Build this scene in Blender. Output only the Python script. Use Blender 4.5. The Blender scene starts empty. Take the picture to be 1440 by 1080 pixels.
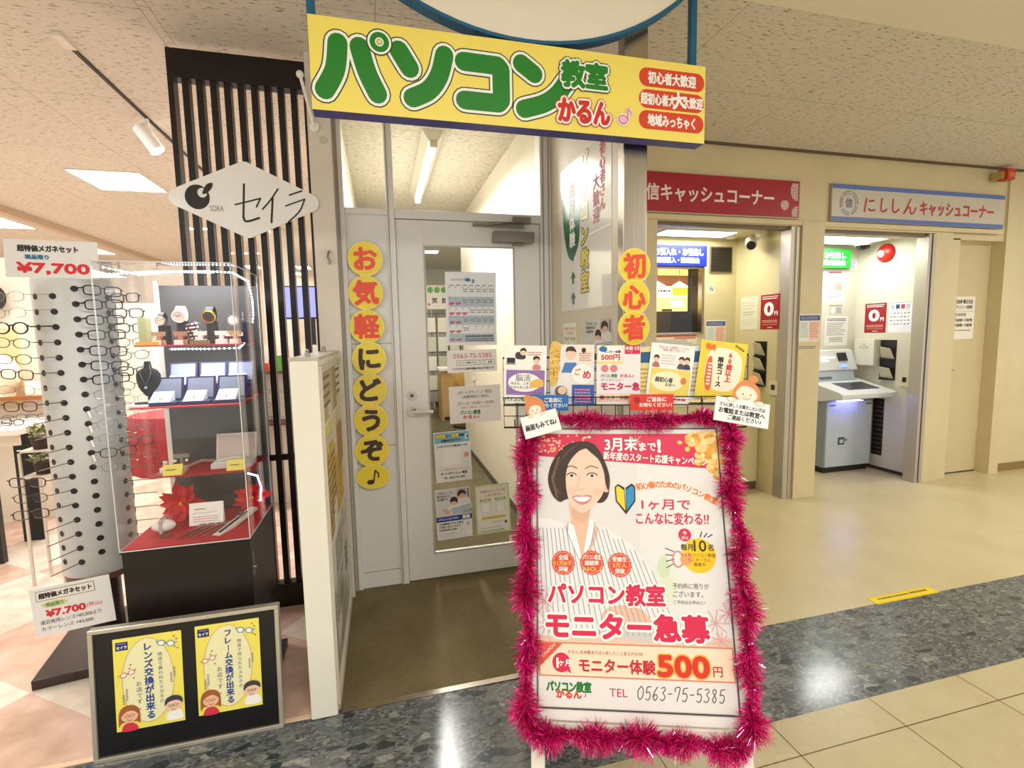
import bpy, math, random
from mathutils import Vector, Matrix
from mathutils.geometry import tessellate_polygon
R = random.Random(7)
S = bpy.context.scene
COL = S.collection
PI = math.pi

# ---------------------------------------------------------------- camera
FPX, YAW, PITCH, ROLL = 699.75, 0.2551, 0.10023, 0.0190
cd = bpy.data.cameras.new('camera'); cd.sensor_width = 36; cd.lens = 36 * FPX / 1440; cd.clip_start = 0.02
cam = bpy.data.objects.new('camera', cd); COL.objects.link(cam)
fw = Vector((math.sin(YAW) * math.cos(PITCH), math.cos(YAW) * math.cos(PITCH), -math.sin(PITCH)))
rt = Vector((math.cos(YAW), -math.sin(YAW), 0)); dn = fw.cross(rt)
r2 = rt * math.cos(ROLL) + dn * math.sin(ROLL); d2 = -rt * math.sin(ROLL) + dn * math.cos(ROLL)
cam.matrix_world = Matrix(((r2.x, -d2.x, -fw.x, 0), (r2.y, -d2.y, -fw.y, 0), (r2.z, -d2.z, -fw.z, 1.4), (0, 0, 0, 1)))
S.camera = cam

# ---------------------------------------------------------------- light
S.view_settings.view_transform = 'Standard'; S.view_settings.look = 'None'
S.view_settings.gamma = 1; S.view_settings.use_curve_mapping = False
S.view_settings.exposure = 0.40
wd = bpy.data.worlds.new('world'); S.world = wd; wd.use_nodes = True
wd.node_tree.nodes['Background'].inputs[0].default_value = (1, .98, .95, 1)
wd.node_tree.nodes['Background'].inputs[1].default_value = 0.92
S.cycles.max_bounces = 8; S.cycles.transparent_max_bounces = 24
S.cycles.sample_clamp_indirect = 6.0

def area(name, loc, sx, sy, power, col=(1, .94, .86), rot=(0, 0, 0), spread=PI):
    l = bpy.data.lights.new(name, 'AREA'); l.shape = 'RECTANGLE'; l.size = sx; l.size_y = sy
    l.energy = power; l.color = col; l.spread = spread
    o = bpy.data.objects.new(name, l); o.location = loc; o.rotation_euler = rot; COL.objects.link(o); return o
WARM = (1, .90, .78)
for i, x in enumerate((-2.6, 0.6, 3.6)):
    area('aisle_light', (x, -0.7, 2.74), 1.2, .6, 35, (1, .975, .94))
area('aisle_light', (5.6, 1.0, 2.74), .6, .6, 40, (1, .96, .89))
area('corridor_light', (.40, 4.25, 2.62), .14, 1.4, 40, (1, .97, .92))
area('classroom_light', (.9, 7.6, 2.72), 1.2, 1.2, 40, (1, .97, .9))
for x, y in ((-2.1, 3.2), (-2.1, 5.1), (-2.1, 7.6), (-1.2, 4.2), (-4.4, 4.4), (-4.4, 7.1), (-1.0, 8.0)):
    area('shop_light', (x, y, 2.74), .6, .6, 27, (1, .97, .935))
area('case_light', (-.715, 2.17, 1.648), .36, .26, 3.2, (.93, .96, 1))
area('case_light', (-.69, 2.16, 1.360), .30, .12, 1.1, (.93, .96, 1))
area('booth_light', (2.58, 3.72, 2.19), .6, .18, 7, (1, .97, .84))
area('booth_light', (4.15, 3.78, 2.19), .6, .22, 5.5, (.97, .99, 1))

# ---------------------------------------------------------------- materials
def lin(h):
    if not isinstance(h, str): return tuple(h) + (1,)
    h = h.lstrip('#'); o = []
    for i in (0, 2, 4):
        c = int(h[i:i + 2], 16) / 255
        o.append(c / 12.92 if c <= .04045 else ((c + .055) / 1.055) ** 2.4)
    return tuple(o) + (1,)
_m = {}
def M(hx, rough=.55, metal=0., emit=0., name=None, spec=.5, coat=0.):
    k = (hx, rough, metal, emit, spec, coat)
    if k in _m: return _m[k]
    m = bpy.data.materials.new(name or 'm_%s' % str(hx).strip('#')); m.use_nodes = True
    nt = m.node_tree; b = nt.nodes['Principled BSDF']
    b.inputs['Base Color'].default_value = lin(hx); b.inputs['Roughness'].default_value = rough
    b.inputs['Metallic'].default_value = metal; b.inputs['Specular IOR Level'].default_value = spec
    b.inputs['Coat Weight'].default_value = coat
    if emit:
        b.inputs['Emission Color'].default_value = lin(hx); b.inputs['Emission Strength'].default_value = emit
    if not emit and metal < .5:      # a faint grain so no surface is dead flat
        n = nt.nodes.new('ShaderNodeTexNoise'); n.inputs['Scale'].default_value = 9; n.inputs['Detail'].default_value = 4
        tc = nt.nodes.new('ShaderNodeTexCoord'); mx = nt.nodes.new('ShaderNodeMix'); mx.data_type = 'RGBA'
        c = lin(hx)
        mx.inputs[6].default_value = tuple(v * .95 for v in c[:3]) + (1,)
        mx.inputs[7].default_value = tuple(min(1, v * 1.04) for v in c[:3]) + (1,)
        nt.links.new(tc.outputs['Object'], n.inputs['Vector']); nt.links.new(n.outputs['Fac'], mx.inputs[0])
        nt.links.new(mx.outputs[2], b.inputs['Base Color'])
    _m[k] = m; return m
def node_mat(name, rough=.5, spec=.5):
    m = bpy.data.materials.new(name); m.use_nodes = True; nt = m.node_tree; b = nt.nodes['Principled BSDF']
    b.inputs['Roughness'].default_value = rough; b.inputs['Specular IOR Level'].default_value = spec
    def N(t, **kw):
        n = nt.nodes.new('ShaderNode' + t)
        for k, v in kw.items():
            if hasattr(n, k): setattr(n, k, v)
            else: n.inputs[k.replace('_', ' ')].default_value = v
        return n
    return m, nt, b, N
def ramp(N, stops, interp='LINEAR'):
    r = N('ValToRGB'); e = r.color_ramp; e.interpolation = interp
    while len(e.elements) < len(stops): e.elements.new(.5)
    for el, (p, c) in zip(e.elements, stops): el.position = p; el.color = lin(c)
    return r
def mapped(nt, N, scale=(1, 1, 1), rot=(0, 0, 0)):
    tc = N('TexCoord'); mp = N('Mapping'); mp.inputs['Scale'].default_value = scale; mp.inputs['Rotation'].default_value = rot
    nt.links.new(tc.outputs['Object'], mp.inputs['Vector']); return mp
def mixc(nt, N, fac, a, b, mode='MIX'):
    x = N('Mix', data_type='RGBA', blend_type=mode)
    for sock, v in ((0, fac), (6, a), (7, b)):
        if hasattr(v, 'links'): nt.links.new(v, x.inputs[sock])
        elif sock == 0: x.inputs[0].default_value = v
        else: x.inputs[sock].default_value = lin(v)
    return x.outputs[2]
def acoustic(name, base, dark, lo, hi):
    m, nt, b, N = node_mat(name, .9, .2)
    mp = mapped(nt, N, (22, 95, 40)); n = N('TexNoise', Scale=1.0, Detail=2.5, Roughness=.6)
    nt.links.new(mp.outputs[0], n.inputs['Vector'])
    r = ramp(N, [(lo, '#000000'), (hi, '#ffffff')]); nt.links.new(n.outputs['Fac'], r.inputs[0])
    c = mixc(nt, N, r.outputs[0], base, dark)
    # joints of the boards
    br = N('TexBrick', offset=0., Scale=1.0, Mortar_Size=.0016, Brick_Width=.905, Row_Height=.905)
    br.inputs['Color1'].default_value = br.inputs['Color2'].default_value = (1, 1, 1, 1); br.inputs['Mortar'].default_value = (.45, .42, .38, 1)
    tc = N('TexCoord'); nt.links.new(tc.outputs['Object'], br.inputs['Vector'])
    nt.links.new(mixc(nt, N, 1., c, br.outputs['Color'], 'MULTIPLY'), b.inputs['Base Color'])
    bp = N('Bump', Strength=.35, Distance=.004, invert=True); nt.links.new(r.outputs[0], bp.inputs['Height']); nt.links.new(bp.outputs[0], b.inputs['Normal'])
    return m
def mottled(name, c1, c2, scale=3., rough=.5, spec=.5, fine=None):
    m, nt, b, N = node_mat(name, rough, spec)
    mp = mapped(nt, N); n = N('TexNoise', Scale=scale, Detail=8, Roughness=.65)
    nt.links.new(mp.outputs[0], n.inputs['Vector'])
    r = ramp(N, [(.32, c1), (.68, c2)]); nt.links.new(n.outputs['Fac'], r.inputs[0]); out = r.outputs[0]
    if fine:
        n2 = N('TexNoise', Scale=fine, Detail=3, Roughness=.7); nt.links.new(mp.outputs[0], n2.inputs['Vector'])
        r2_ = ramp(N, [(.3, '#d0d0d0'), (.7, '#ffffff')]); nt.links.new(n2.outputs['Fac'], r2_.inputs[0])
        out = mixc(nt, N, 1., out, r2_.outputs[0], 'MULTIPLY')
    nt.links.new(out, b.inputs['Base Color']); return m
def tile_floor(name, c1, c2, size, ox, oy, mortar='#8a7658', rough=.22, ms=.0022):
    m, nt, b, N = node_mat(name, rough, .5)
    mp = mapped(nt, N); n = N('TexNoise', Scale=5.5, Detail=9, Roughness=.7); nt.links.new(mp.outputs[0], n.inputs['Vector'])
    r = ramp(N, [(.3, c1), (.7, c2)]); nt.links.new(n.outputs['Fac'], r.inputs[0])
    mp2 = mapped(nt, N); mp2.inputs['Location'].default_value = (ox, oy, 0)
    br = N('TexBrick', offset=0., Scale=1.0, Mortar_Size=ms, Brick_Width=size, Row_Height=size)
    br.inputs['Color1'].default_value = (1, 1, 1, 1); br.inputs['Color2'].default_value = (.95, .95, .95, 1); br.inputs['Mortar'].default_value = lin(mortar)
    nt.links.new(mp2.outputs[0], br.inputs['Vector'])
    nt.links.new(mixc(nt, N, 1., r.outputs[0], br.outputs['Color'], 'MULTIPLY'), b.inputs['Base Color'])
    n3 = N('TexNoise', Scale=2.2, Detail=4); nt.links.new(mp.outputs[0], n3.inputs['Vector'])
    r3 = N('MapRange'); r3.inputs[3].default_value = rough * .7; r3.inputs[4].default_value = rough * 1.6
    nt.links.new(n3.outputs['Fac'], r3.inputs[0]); nt.links.new(r3.outputs[0], b.inputs['Roughness'])
    return m
def stone(name):
    m, nt, b, N = node_mat(name, .16, .5)
    mp = mapped(nt, N, (1, 1.75, 1), (0, 0, .35))
    nz = N('TexNoise', Scale=14, Detail=5); nt.links.new(mp.outputs[0], nz.inputs['Vector'])
    dis = N('Mix', data_type='RGBA'); dis.inputs[0].default_value = .035
    nt.links.new(mp.outputs[0], dis.inputs[6]); nt.links.new(nz.outputs['Color'], dis.inputs[7])
    def layer(sc, stops):
        v = N('TexVoronoi', Scale=sc); nt.links.new(dis.outputs[2], v.inputs['Vector'])
        sp = N('SeparateColor'); nt.links.new(v.outputs['Color'], sp.inputs[0])
        rr = ramp(N, stops, 'CONSTANT'); nt.links.new(sp.outputs[0], rr.inputs[0]); return rr.outputs[0], sp.outputs[1]
    a, fa = layer(22, [(0, '#3f474f'), (.13, '#626a70'), (.42, '#767c7e'), (.70, '#878b8a'), (.93, '#a4a6a2')])
    c, fb = layer(80, [(0, '#525a60'), (.3, '#6c7375'), (.6, '#7d8282'), (.85, '#929592')])
    gt = N('Math', operation='GREATER_THAN'); gt.inputs[1].default_value = .42; nt.links.new(fa, gt.inputs[0])
    o = mixc(nt, N, gt.outputs[0], a, c)
    n2 = N('TexNoise', Scale=60, Detail=6); nt.links.new(mp.outputs[0], n2.inputs['Vector'])
    rr = ramp(N, [(.3, '#b8b8b8'), (.7, '#ffffff')]); nt.links.new(n2.outputs['Fac'], rr.inputs[0])
    nt.links.new(mixc(nt, N, 1., o, rr.outputs[0], 'MULTIPLY'), b.inputs['Base Color']); return m
def diamond_floor(name):
    m, nt, b, N = node_mat(name, .2, .5)
    mp = mapped(nt, N, (1.55, 1.55, 1.55), (0, 0, .62)); ch = N('TexChecker', Scale=1.0)
    ch.inputs['Color1'].default_value = lin('#f3e8da'); ch.inputs['Color2'].default_value = lin('#e6c6b5')
    nt.links.new(mp.outputs[0], ch.inputs['Vector'])
    n = N('TexNoise', Scale=6, Detail=8); nt.links.new(mp.outputs[0], n.inputs['Vector'])
    rr = ramp(N, [(.3, '#e0d8d0'), (.7, '#ffffff')]); nt.links.new(n.outputs['Fac'], rr.inputs[0])
    nt.links.new(mixc(nt, N, 1., ch.outputs['Color'], rr.outputs[0], 'MULTIPLY'), b.inputs['Base Color']); return m
def glass(name, tint=(1, 1, 1), refl=.06, rough=.0):
    m = bpy.data.materials.new(name); m.use_nodes = True; nt = m.node_tree; nt.nodes.clear()
    o = nt.nodes.new('ShaderNodeOutputMaterial'); t = nt.nodes.new('ShaderNodeBsdfTransparent'); g = nt.nodes.new('ShaderNodeBsdfGlossy')
    t.inputs[0].default_value = tint + (1,); g.inputs['Roughness'].default_value = rough
    f = nt.nodes.new('ShaderNodeLayerWeight'); f.inputs[0].default_value = .5
    pw = nt.nodes.new('ShaderNodeMath'); pw.operation = 'POWER'; pw.inputs[1].default_value = 5
    mx = nt.nodes.new('ShaderNodeMixShader'); ad = nt.nodes.new('ShaderNodeMath'); ad.operation = 'MULTIPLY_ADD'; ad.inputs[1].default_value = .55; ad.inputs[2].default_value = refl
    nt.links.new(f.outputs['Facing'], pw.inputs[0]); nt.links.new(pw.outputs[0], ad.inputs[0]); nt.links.new(ad.outputs[0], mx.inputs[0])
    nt.links.new(t.outputs[0], mx.inputs[1]); nt.links.new(g.outputs[0], mx.inputs[2]); nt.links.new(mx.outputs[0], o.inputs[0]); return m
def brushed(name, col, rough=.28):
    m, nt, b, N = node_mat(name, rough); b.inputs['Metallic'].default_value = 1
    mp = mapped(nt, N, (160, 160, 2)); n = N('TexNoise', Scale=1., Detail=3); nt.links.new(mp.outputs[0], n.inputs['Vector'])
    c = lin(col); r = ramp(N, [(.3, tuple(v * .82 for v in c[:3])), (.7, c[:3])]); nt.links.new(n.outputs['Fac'], r.inputs[0]); nt.links.new(r.outputs[0], b.inputs['Base Color'])
    return m
WHITE = M('#f0eee8', .6); PAPER = M('#f1efe9', .6); BLACK = M('#0d0b0b', .35); CHROME = brushed('chrome', '#c9c6c0', .2)
STEEL = brushed('stainless_steel', '#b5aca0', .25); GLASS = glass('clear_glass', (.98, .985, .98), .025); ACRYL = glass('acrylic', (.985, .99, .99), .028)
LENS = glass('lens', (.97, .975, .98), .03)
CREAMWALL = mottled('atm_wall_paint', '#cdbd93', '#d6c79d', 2.2, .5)
PINKWALL = mottled('shop_wall_paint', '#dcd2c4', '#e4dbcd', 1.5, .6)
FRAMEPAINT = mottled('door_frame_paint', '#e5e3de', '#ebe9e5', 1.5, .45)

# ---------------------------------------------------------------- object helpers
def thing(name, label, cat, loc=(0, 0, 0), group=None, rot=None):
    o = bpy.data.objects.new(name, None); COL.objects.link(o); o.empty_display_size = .05
    o.location = loc
    if rot is not None: o.matrix_world = Matrix.Translation(Vector(loc)) @ rot
    return tag(o, label, cat, group)
def tag(o, label, cat, group=None):
    o['label'] = label; o['category'] = cat
    if group: o['group'] = group
    return o
class MB:
    def __init__(s): s.v = []; s.f = []; s.mi = []; s.mats = []
    def slot(s, m):
        if isinstance(m, str): m = M(m)
        if m not in s.mats: s.mats.append(m)
        return s.mats.index(m)
    def add(s, vs, fs, m):
        k = len(s.v); s.v.extend(tuple(p) for p in vs); i = s.slot(m)
        for f in fs: s.f.append(tuple(a + k for a in f)); s.mi.append(i)
        return s
    def box(s, x0, x1, y0, y1, z0, z1, m, mtx=None):
        vs = [Vector((x, y, z)) for z in (z0, z1) for y in (y0, y1) for x in (x0, x1)]
        if mtx: vs = [mtx @ p for p in vs]
        return s.add(vs, [(0, 2, 3, 1), (4, 5, 7, 6), (0, 1, 5, 4), (2, 6, 7, 3), (0, 4, 6, 2), (1, 3, 7, 5)], m)
    def prism(s, pts, d0, d1, m, axis='y'):
        n = len(pts); fn = {'y': lambda a, b, d: (a, d, b), 'x': lambda a, b, d: (d, a, b), 'z': lambda a, b, d: (a, b, d)}[axis]
        vs = [fn(a, b, d0) for a, b in pts] + [fn(a, b, d1) for a, b in pts]
        fs = [tuple(range(n)), tuple(range(2 * n - 1, n - 1, -1))] + [(i, i + n, (i + 1) % n + n, (i + 1) % n) for i in range(n)]
        return s.add(vs, fs, m)
    def cyl(s, a, b, r0, m, r1=None, n=16, cap=True):
        a, b = Vector(a), Vector(b); r1 = r0 if r1 is None else r1
        d = (b - a).normalized(); u = d.orthogonal().normalized(); w = d.cross(u); vs = []
        for c, r in ((a, r0), (b, r1)):
            vs += [c + (u * math.cos(2 * PI * i / n) + w * math.sin(2 * PI * i / n)) * r for i in range(n)]
        fs = [(i, (i + 1) % n, (i + 1) % n + n, i + n) for i in range(n)]
        if cap: fs += [tuple(range(n - 1, -1, -1)), tuple(range(n, 2 * n))]
        return s.add(vs, fs, m)
    def tube(s, pts, r, m, n=6, closed=False):
        P = [Vector(p) for p in pts]; k = len(P); vs = []; u = None
        for i, p in enumerate(P):
            a = P[i - 1] if (i or closed) else p; b = P[(i + 1) % k] if (i < k - 1 or closed) else p
            d = (b - a).normalized()
            u = d.orthogonal().normalized() if u is None else (u - d * u.dot(d)).normalized()
            w = d.cross(u); rr = r[i] if isinstance(r, (list, tuple)) else r
            vs += [p + (u * math.cos(2 * PI * j / n) + w * math.sin(2 * PI * j / n)) * rr for j in range(n)]
        fs = [(i * n + j, i * n + (j + 1) % n, ((i + 1) % k) * n + (j + 1) % n, ((i + 1) % k) * n + j) for i in range(k if closed else k - 1) for j in range(n)]
        if not closed: fs += [tuple(range(n - 1, -1, -1)), tuple(range((k - 1) * n, k * n))]
        return s.add(vs, fs, m)
    def lathe(s, prof, c, m, n=24, axis=None):
        vs = []; c = Vector(c); q = axis.to_track_quat('Z', 'Y') if axis else None
        for r, z in prof:
            for j in range(n):
                p = Vector((r * math.cos(2 * PI * j / n), r * math.sin(2 * PI * j / n), z)); vs.append(c + (q @ p if q else p))
        k = len(prof)
        fs = [(i * n + j, i * n + (j + 1) % n, (i + 1) * n + (j + 1) % n, (i + 1) * n + j) for i in range(k - 1) for j in range(n)]
        if prof[0][0] > 1e-5: fs.append(tuple(range(n - 1, -1, -1)))
        if prof[-1][0] > 1e-5: fs.append(tuple(range((k - 1) * n, k * n)))
        return s.add(vs, fs, m)
    def ball(s, c, r, m, n=14):
        if not isinstance(r, (tuple, list)): r = (r, r, r)
        vs = []; h = n // 2
        for i in range(h + 1):
            t = PI * i / h
            for j in range(n): vs.append((c[0] + r[0] * math.sin(t) * math.cos(2 * PI * j / n), c[1] + r[1] * math.sin(t) * math.sin(2 * PI * j / n), c[2] - r[2] * math.cos(t)))
        return s.add(vs, [(i * n + j, i * n + (j + 1) % n, (i + 1) * n + (j + 1) % n, (i + 1) * n + j) for i in range(h) for j in range(n)], m)
    def build(s, name, parent=None, smooth=False, bevel=0, local=False, kind=None, label=None, centre=True, cat=None, group=None, seg=2):
        me = bpy.data.meshes.new(name)
        if s.v and centre:
            xs, ys, zs = zip(*s.v); o = Vector(((min(xs) + max(xs)) / 2, (min(ys) + max(ys)) / 2, min(zs) if parent is None else (min(zs) + max(zs)) / 2))
        else: o = Vector((0, 0, 0))
        me.from_pydata([tuple(Vector(p) - o) for p in s.v], [], s.f)
        for m in s.mats: me.materials.append(m)
        me.polygons.foreach_set('material_index', s.mi)
        if smooth: me.polygons.foreach_set('use_smooth', [True] * len(s.f))
        me.update()
        ob = bpy.data.objects.new(name, me); COL.objects.link(ob)
        if parent is not None:
            ob.parent = parent
            if local: ob.location = o
            else:
                p = parent; off = Vector((0, 0, 0))
                while p: off += p.location; p = p.parent
                ob.location = o - off
        else: ob.location = o
        if bevel:
            b = ob.modifiers.new('bevel', 'BEVEL'); b.width = bevel; b.segments = seg; b.limit_method = 'ANGLE'; b.angle_limit = .6
        if smooth:
            try: me.set_sharp_from_angle(angle=.7)
            except Exception: pass
        if kind: ob['kind'] = kind
        if label: ob['label'] = label
        if cat: ob['category'] = cat
        if group: ob['group'] = group
        return ob
def Box(name, d, m, parent=None, bevel=0, **kw): return MB().box(*d, m).build(name, parent, bevel=bevel, **kw)

# ---------------------------------------------------------------- flat artwork: print, lettering
_g = {}
_fc = bpy.data.curves.new('lettering', 'FONT'); _fc.resolution_u = 3; _fo = bpy.data.objects.new('lettering', _fc); COL.objects.link(_fo)
def glyphs(t, res=3):
    k = (t, res)
    if k not in _g:
        _fc.body = t; _fc.resolution_u = res
        dg = bpy.context.evaluated_depsgraph_get(); dg.update()
        me = bpy.data.meshes.new_from_object(_fo.evaluated_get(dg))
        vs = [(v.co.x, v.co.y) for v in me.vertices]; fs = [tuple(p.vertices) for p in me.polygons]
        bpy.data.meshes.remove(me); _g[k] = (vs, fs, min([v[0] for v in vs] or [0]), max([v[0] for v in vs] or [1]))
    return _g[k]
def smooth_loop(pts, n=6, closed=True):
    out = []; k = len(pts)
    for i in range(k if closed else k - 1):
        if closed: p = [pts[(i + j - 1) % k] for j in range(4)]
        else: p = [pts[max(0, min(k - 1, i + j - 1))] for j in range(4)]
        for q in range(n):
            t = q / n
            out.append(tuple(.5 * (2 * p[1][c] + (p[2][c] - p[0][c]) * t + (2 * p[0][c] - 5 * p[1][c] + 4 * p[2][c] - p[3][c]) * t * t + (3 * p[1][c] - p[0][c] - 3 * p[2][c] + p[3][c]) * t ** 3) for c in (0, 1)))
    if not closed: out.append(pts[-1])
    return out
class Art(MB):
    """A printed sheet. Grid gw x gh (y down) over W x H metres, face towards -Y, centre at the origin."""
    def __init__(s, gw, gh, W, H, base=PAPER, t=.0012, sheet=True, eps=.0004, back=None):
        s.cnt = 0
        super().__init__(); s.gw, s.gh, s.W, s.H, s.eps = gw, gh, W, H, eps
        if sheet: s.box(-W / 2, W / 2, 0, t, -H / 2, H / 2, base)
    def p(s, x, y, L): return ((x / s.gw - .5) * s.W, -L * s.eps, (.5 - y / s.gh) * s.H)
    def lay(s, L):
        s.cnt += 1; return L + (s.cnt % 32) / 36      # overlapping print of one layer must not be coplanar
    def poly(s, pts, m, L=1):
        L = s.lay(L); tri = tessellate_polygon([[Vector((a, b, 0)) for a, b in pts]])
        return s.add([s.p(a, b, L) for a, b in pts], [tuple(t) for t in tri], m)
    def blob(s, pts, m, L=1, n=5): return s.poly(smooth_loop(pts, n), m, L)
    def rect(s, x0, y0, x1, y1, m, L=1):
        L = s.lay(L); return s.add([s.p(x0, y0, L), s.p(x0, y1, L), s.p(x1, y1, L), s.p(x1, y0, L)], [(0, 1, 2, 3)], m)
    def rrect(s, x0, y0, x1, y1, r, m, L=1):
        pts = []; L = s.lay(L)
        for cx, cy, a in ((x1 - r, y0 + r, -90), (x1 - r, y1 - r, 0), (x0 + r, y1 - r, 90), (x0 + r, y0 + r, 180)):
            pts += [(cx + r * math.cos(math.radians(a + 15 * i)), cy + r * math.sin(math.radians(a + 15 * i))) for i in range(7)]
        return s.add([s.p(a, b, L) for a, b in pts], [tuple(range(len(pts)))], m)
    def ell(s, cx, cy, rx, ry, m, L=1, n=28):
        L = s.lay(L); return s.add([s.p(cx + rx * math.cos(2 * PI * i / n), cy - ry * math.sin(2 * PI * i / n), L) for i in range(n)], [tuple(range(n))], m)
    def ring(s, cx, cy, rx, ry, w, m, L=1, n=36):
        L = s.lay(L); vs = [s.p(cx + (rx - q) * math.cos(2 * PI * i / n), cy + (ry - q) * math.sin(2 * PI * i / n), L) for q in (0, w) for i in range(n)]
        return s.add(vs, [(i, (i + 1) % n, (i + 1) % n + n, i + n) for i in range(n)], m)
    def seal(s, cx, cy, r, m, L=1, k=18, d=.07):
        pts = [(cx + r * (1 + d * (i % 2)) * math.cos(PI * i / k), cy + r * (1 + d * (i % 2)) * math.sin(PI * i / k)) for i in range(2 * k)]
        return s.poly(pts, m, L)
    def stroke(s, pts, w, m, L=1, cap=True):
        for (a, b), (c, d) in zip(pts, pts[1:]):
            l = math.hypot(c - a, d - b) or 1; K = s.lay(L); nx, ny = -(d - b) / l * w / 2, (c - a) / l * w / 2
            s.add([s.p(a + nx, b + ny, K), s.p(c + nx, d + ny, K), s.p(c - nx, d - ny, K), s.p(a - nx, b - ny, K)], [(0, 1, 2, 3)], m)
        if cap:
            for a, b in pts: s.ell(a, b, w / 2, w / 2, m, L, 14)
        return s
    def text(s, t, cx, cy, h, m, L=3, w=None, bold=0, al='c', rot=0, out=None, res=3, k=8):
        """em box height h centred on (cx, cy); w fits the width; bold = stroke growth / h; out = [(growth, material), ...] below"""
        vs, fs, a, b = glyphs(t, res); sc = h * .96; sx = sc if w is None else w / max(.01, b - a)
        off = {'c': (a + b) / 2, 'l': a, 'r': b}[al]; cr, sr = math.cos(math.radians(rot)), math.sin(math.radians(rot))
        def put(dx, dy, mm, LL):
            vv = []; LL = s.lay(LL)
            for x, y in vs:
                px, py = (x - off) * sx + dx, -(y - .37) * sc + dy
                vv.append(s.p(cx + px * cr - py * sr, cy + px * sr + py * cr, LL))
            s.add(vv, fs, mm)
        def grow(r, mm, LL, kk):
            if r <= 0: return put(0, 0, mm, LL)
            for i in range(kk): put(r * math.cos(2 * PI * i / kk), r * math.sin(2 * PI * i / kk), mm, LL)
        for g, mm in (out or []): grow(h * (bold + g), mm, L, max(k, 10)); L += 1
        grow(h * bold, m, L, k)
        return s
    def vtext(s, t, cx, y0, h, m, L=3, step=None, **kw):
        for i, c in enumerate(t):
            if c == 'ー': s.rect(cx - h * .05, y0 + i * (step or h) + h * .12, cx + h * .05, y0 + i * (step or h) + h * .88, m, L)
            elif c != ' ': s.text(c, cx, y0 + (i + .5) * (step or h), h, m, L, **kw)
        return s
    def lines(s, x0, y0, x1, n, dy, m, L=2, h=.35, rag=.15, dash=None):
        """rows of print too small to read"""
        rr = random.Random(int(x0 * 13 + y0 * 7))
        for i in range(n):
            x = x0; e = x1 - (x1 - x0) * rr.random() * rag
            if dash is None: s.rect(x, y0 + i * dy, e, y0 + i * dy + dy * h, m, L)
            else:
                while x < e:
                    q = dash * (.5 + rr.random()); s.rect(x, y0 + i * dy, min(e, x + q), y0 + i * dy + dy * h, m, L); x += q + dash * .25
        return s
    def put(s, name, loc, yaw=0, lean=0, roll=0, parent=None, label=None, cat=None, group=None, local=False):
        ob = s.build(name, parent, centre=False); loc = Vector(loc)
        if parent is not None and not local: loc = loc - parent.location
        ob.matrix_local = Matrix.Translation(loc) @ Matrix.Rotation(-yaw, 4, 'Z') @ Matrix.Rotation(-lean, 4, 'X') @ Matrix.Rotation(roll, 4, 'Y')
        if label: ob['label'] = label
        if cat: ob['category'] = cat
        if group: ob['group'] = group
        return ob
FACE_L = PI / 2      # yaw of a sheet on a wall that faces -X
FACE_R = -PI / 2     # yaw of a sheet on a wall that faces +X
RED = M('#d81f2a'); DRED = M('#a5121c'); INK = M('#23201e'); GREY = M('#8d8a86'); LGREY = M('#c9c7c2'); YEL = M('#f6dd33'); GREEN = M('#157a2c')
BLUE = M('#1d3f94'); SKIN = M('#f0cdb4'); ORANGE = M('#e8741f'); PINK = M('#e23a63'); BROWN = M('#6b3c1f'); PWHITE = M('#fbf9f4'); NAVY = M('#1c1a63'); LBLUE = M('#a9c9dc')
# ================================================================ SETTING
def struct(name, mb, parent=None, **kw): return mb.build(name, parent, kind=None if parent else 'structure', **kw)
CREAM_T = tile_floor('cream_tiles', '#bdb08a', '#c8bc98', .45, .22, .16, '#7d6a4c', .24)
STONE = stone('grey_terrazzo')
PINKFL = diamond_floor('diamond_tiles')
VINYL = mottled('cream_vinyl', '#c4b68d', '#cfc29b', 2.6, .3, .5)
MATF = mottled('brown_mat', '#7d7052', '#8d7f5f', 5, .85, .2, 180)
CEIL = acoustic('acoustic_board', '#dcd4c8', '#8d7f6c', .575, .68)
CEIL_S = CEIL
CEIL_C = acoustic('acoustic_board_classroom', '#dcd6c8', '#8a8172', .57, .66)
PLAINC = mottled('plain_ceiling', '#e6deca', '#ebe4d2', 2, .7)
DWALL = 2.80; MATI = mottled('classroom_carpet', '#5c5238', '#695f44', 5, .85, .2, 160)
# floors (one slab each, tops flush at z = 0)
struct('floor', MB().box(-7, 10, -4, 1.366, -.06, 0, CREAM_T))
struct('floor', MB().box(-7, 10, 1.366, 1.862, -.06, 0, STONE))
struct('floor', MB().box(-7, -.207, 1.862, 12.2, -.06, 0, PINKFL))
struct('floor', MB().box(-.207, .975, 1.862, DWALL, -.06, 0, MATF))
struct('floor', MB().box(-.207, .975, DWALL, 6.2, -.06, 0, MATI))
struct('floor', MB().box(-.207, 3.2, 6.2, 10.6, -.06, 0, MATI))
struct('floor', MB().box(.975, 10, 1.862, 4.7, -.06, 0, VINYL))
struct('trim_1', MB().box(-.207, .975, 1.838, 1.866, 0, .004, STEEL))
struct('trim_2', MB().box(-3.2, -.30, 1.846, 1.866, 0, .003, M('#e9c9a8', .4)))
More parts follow.
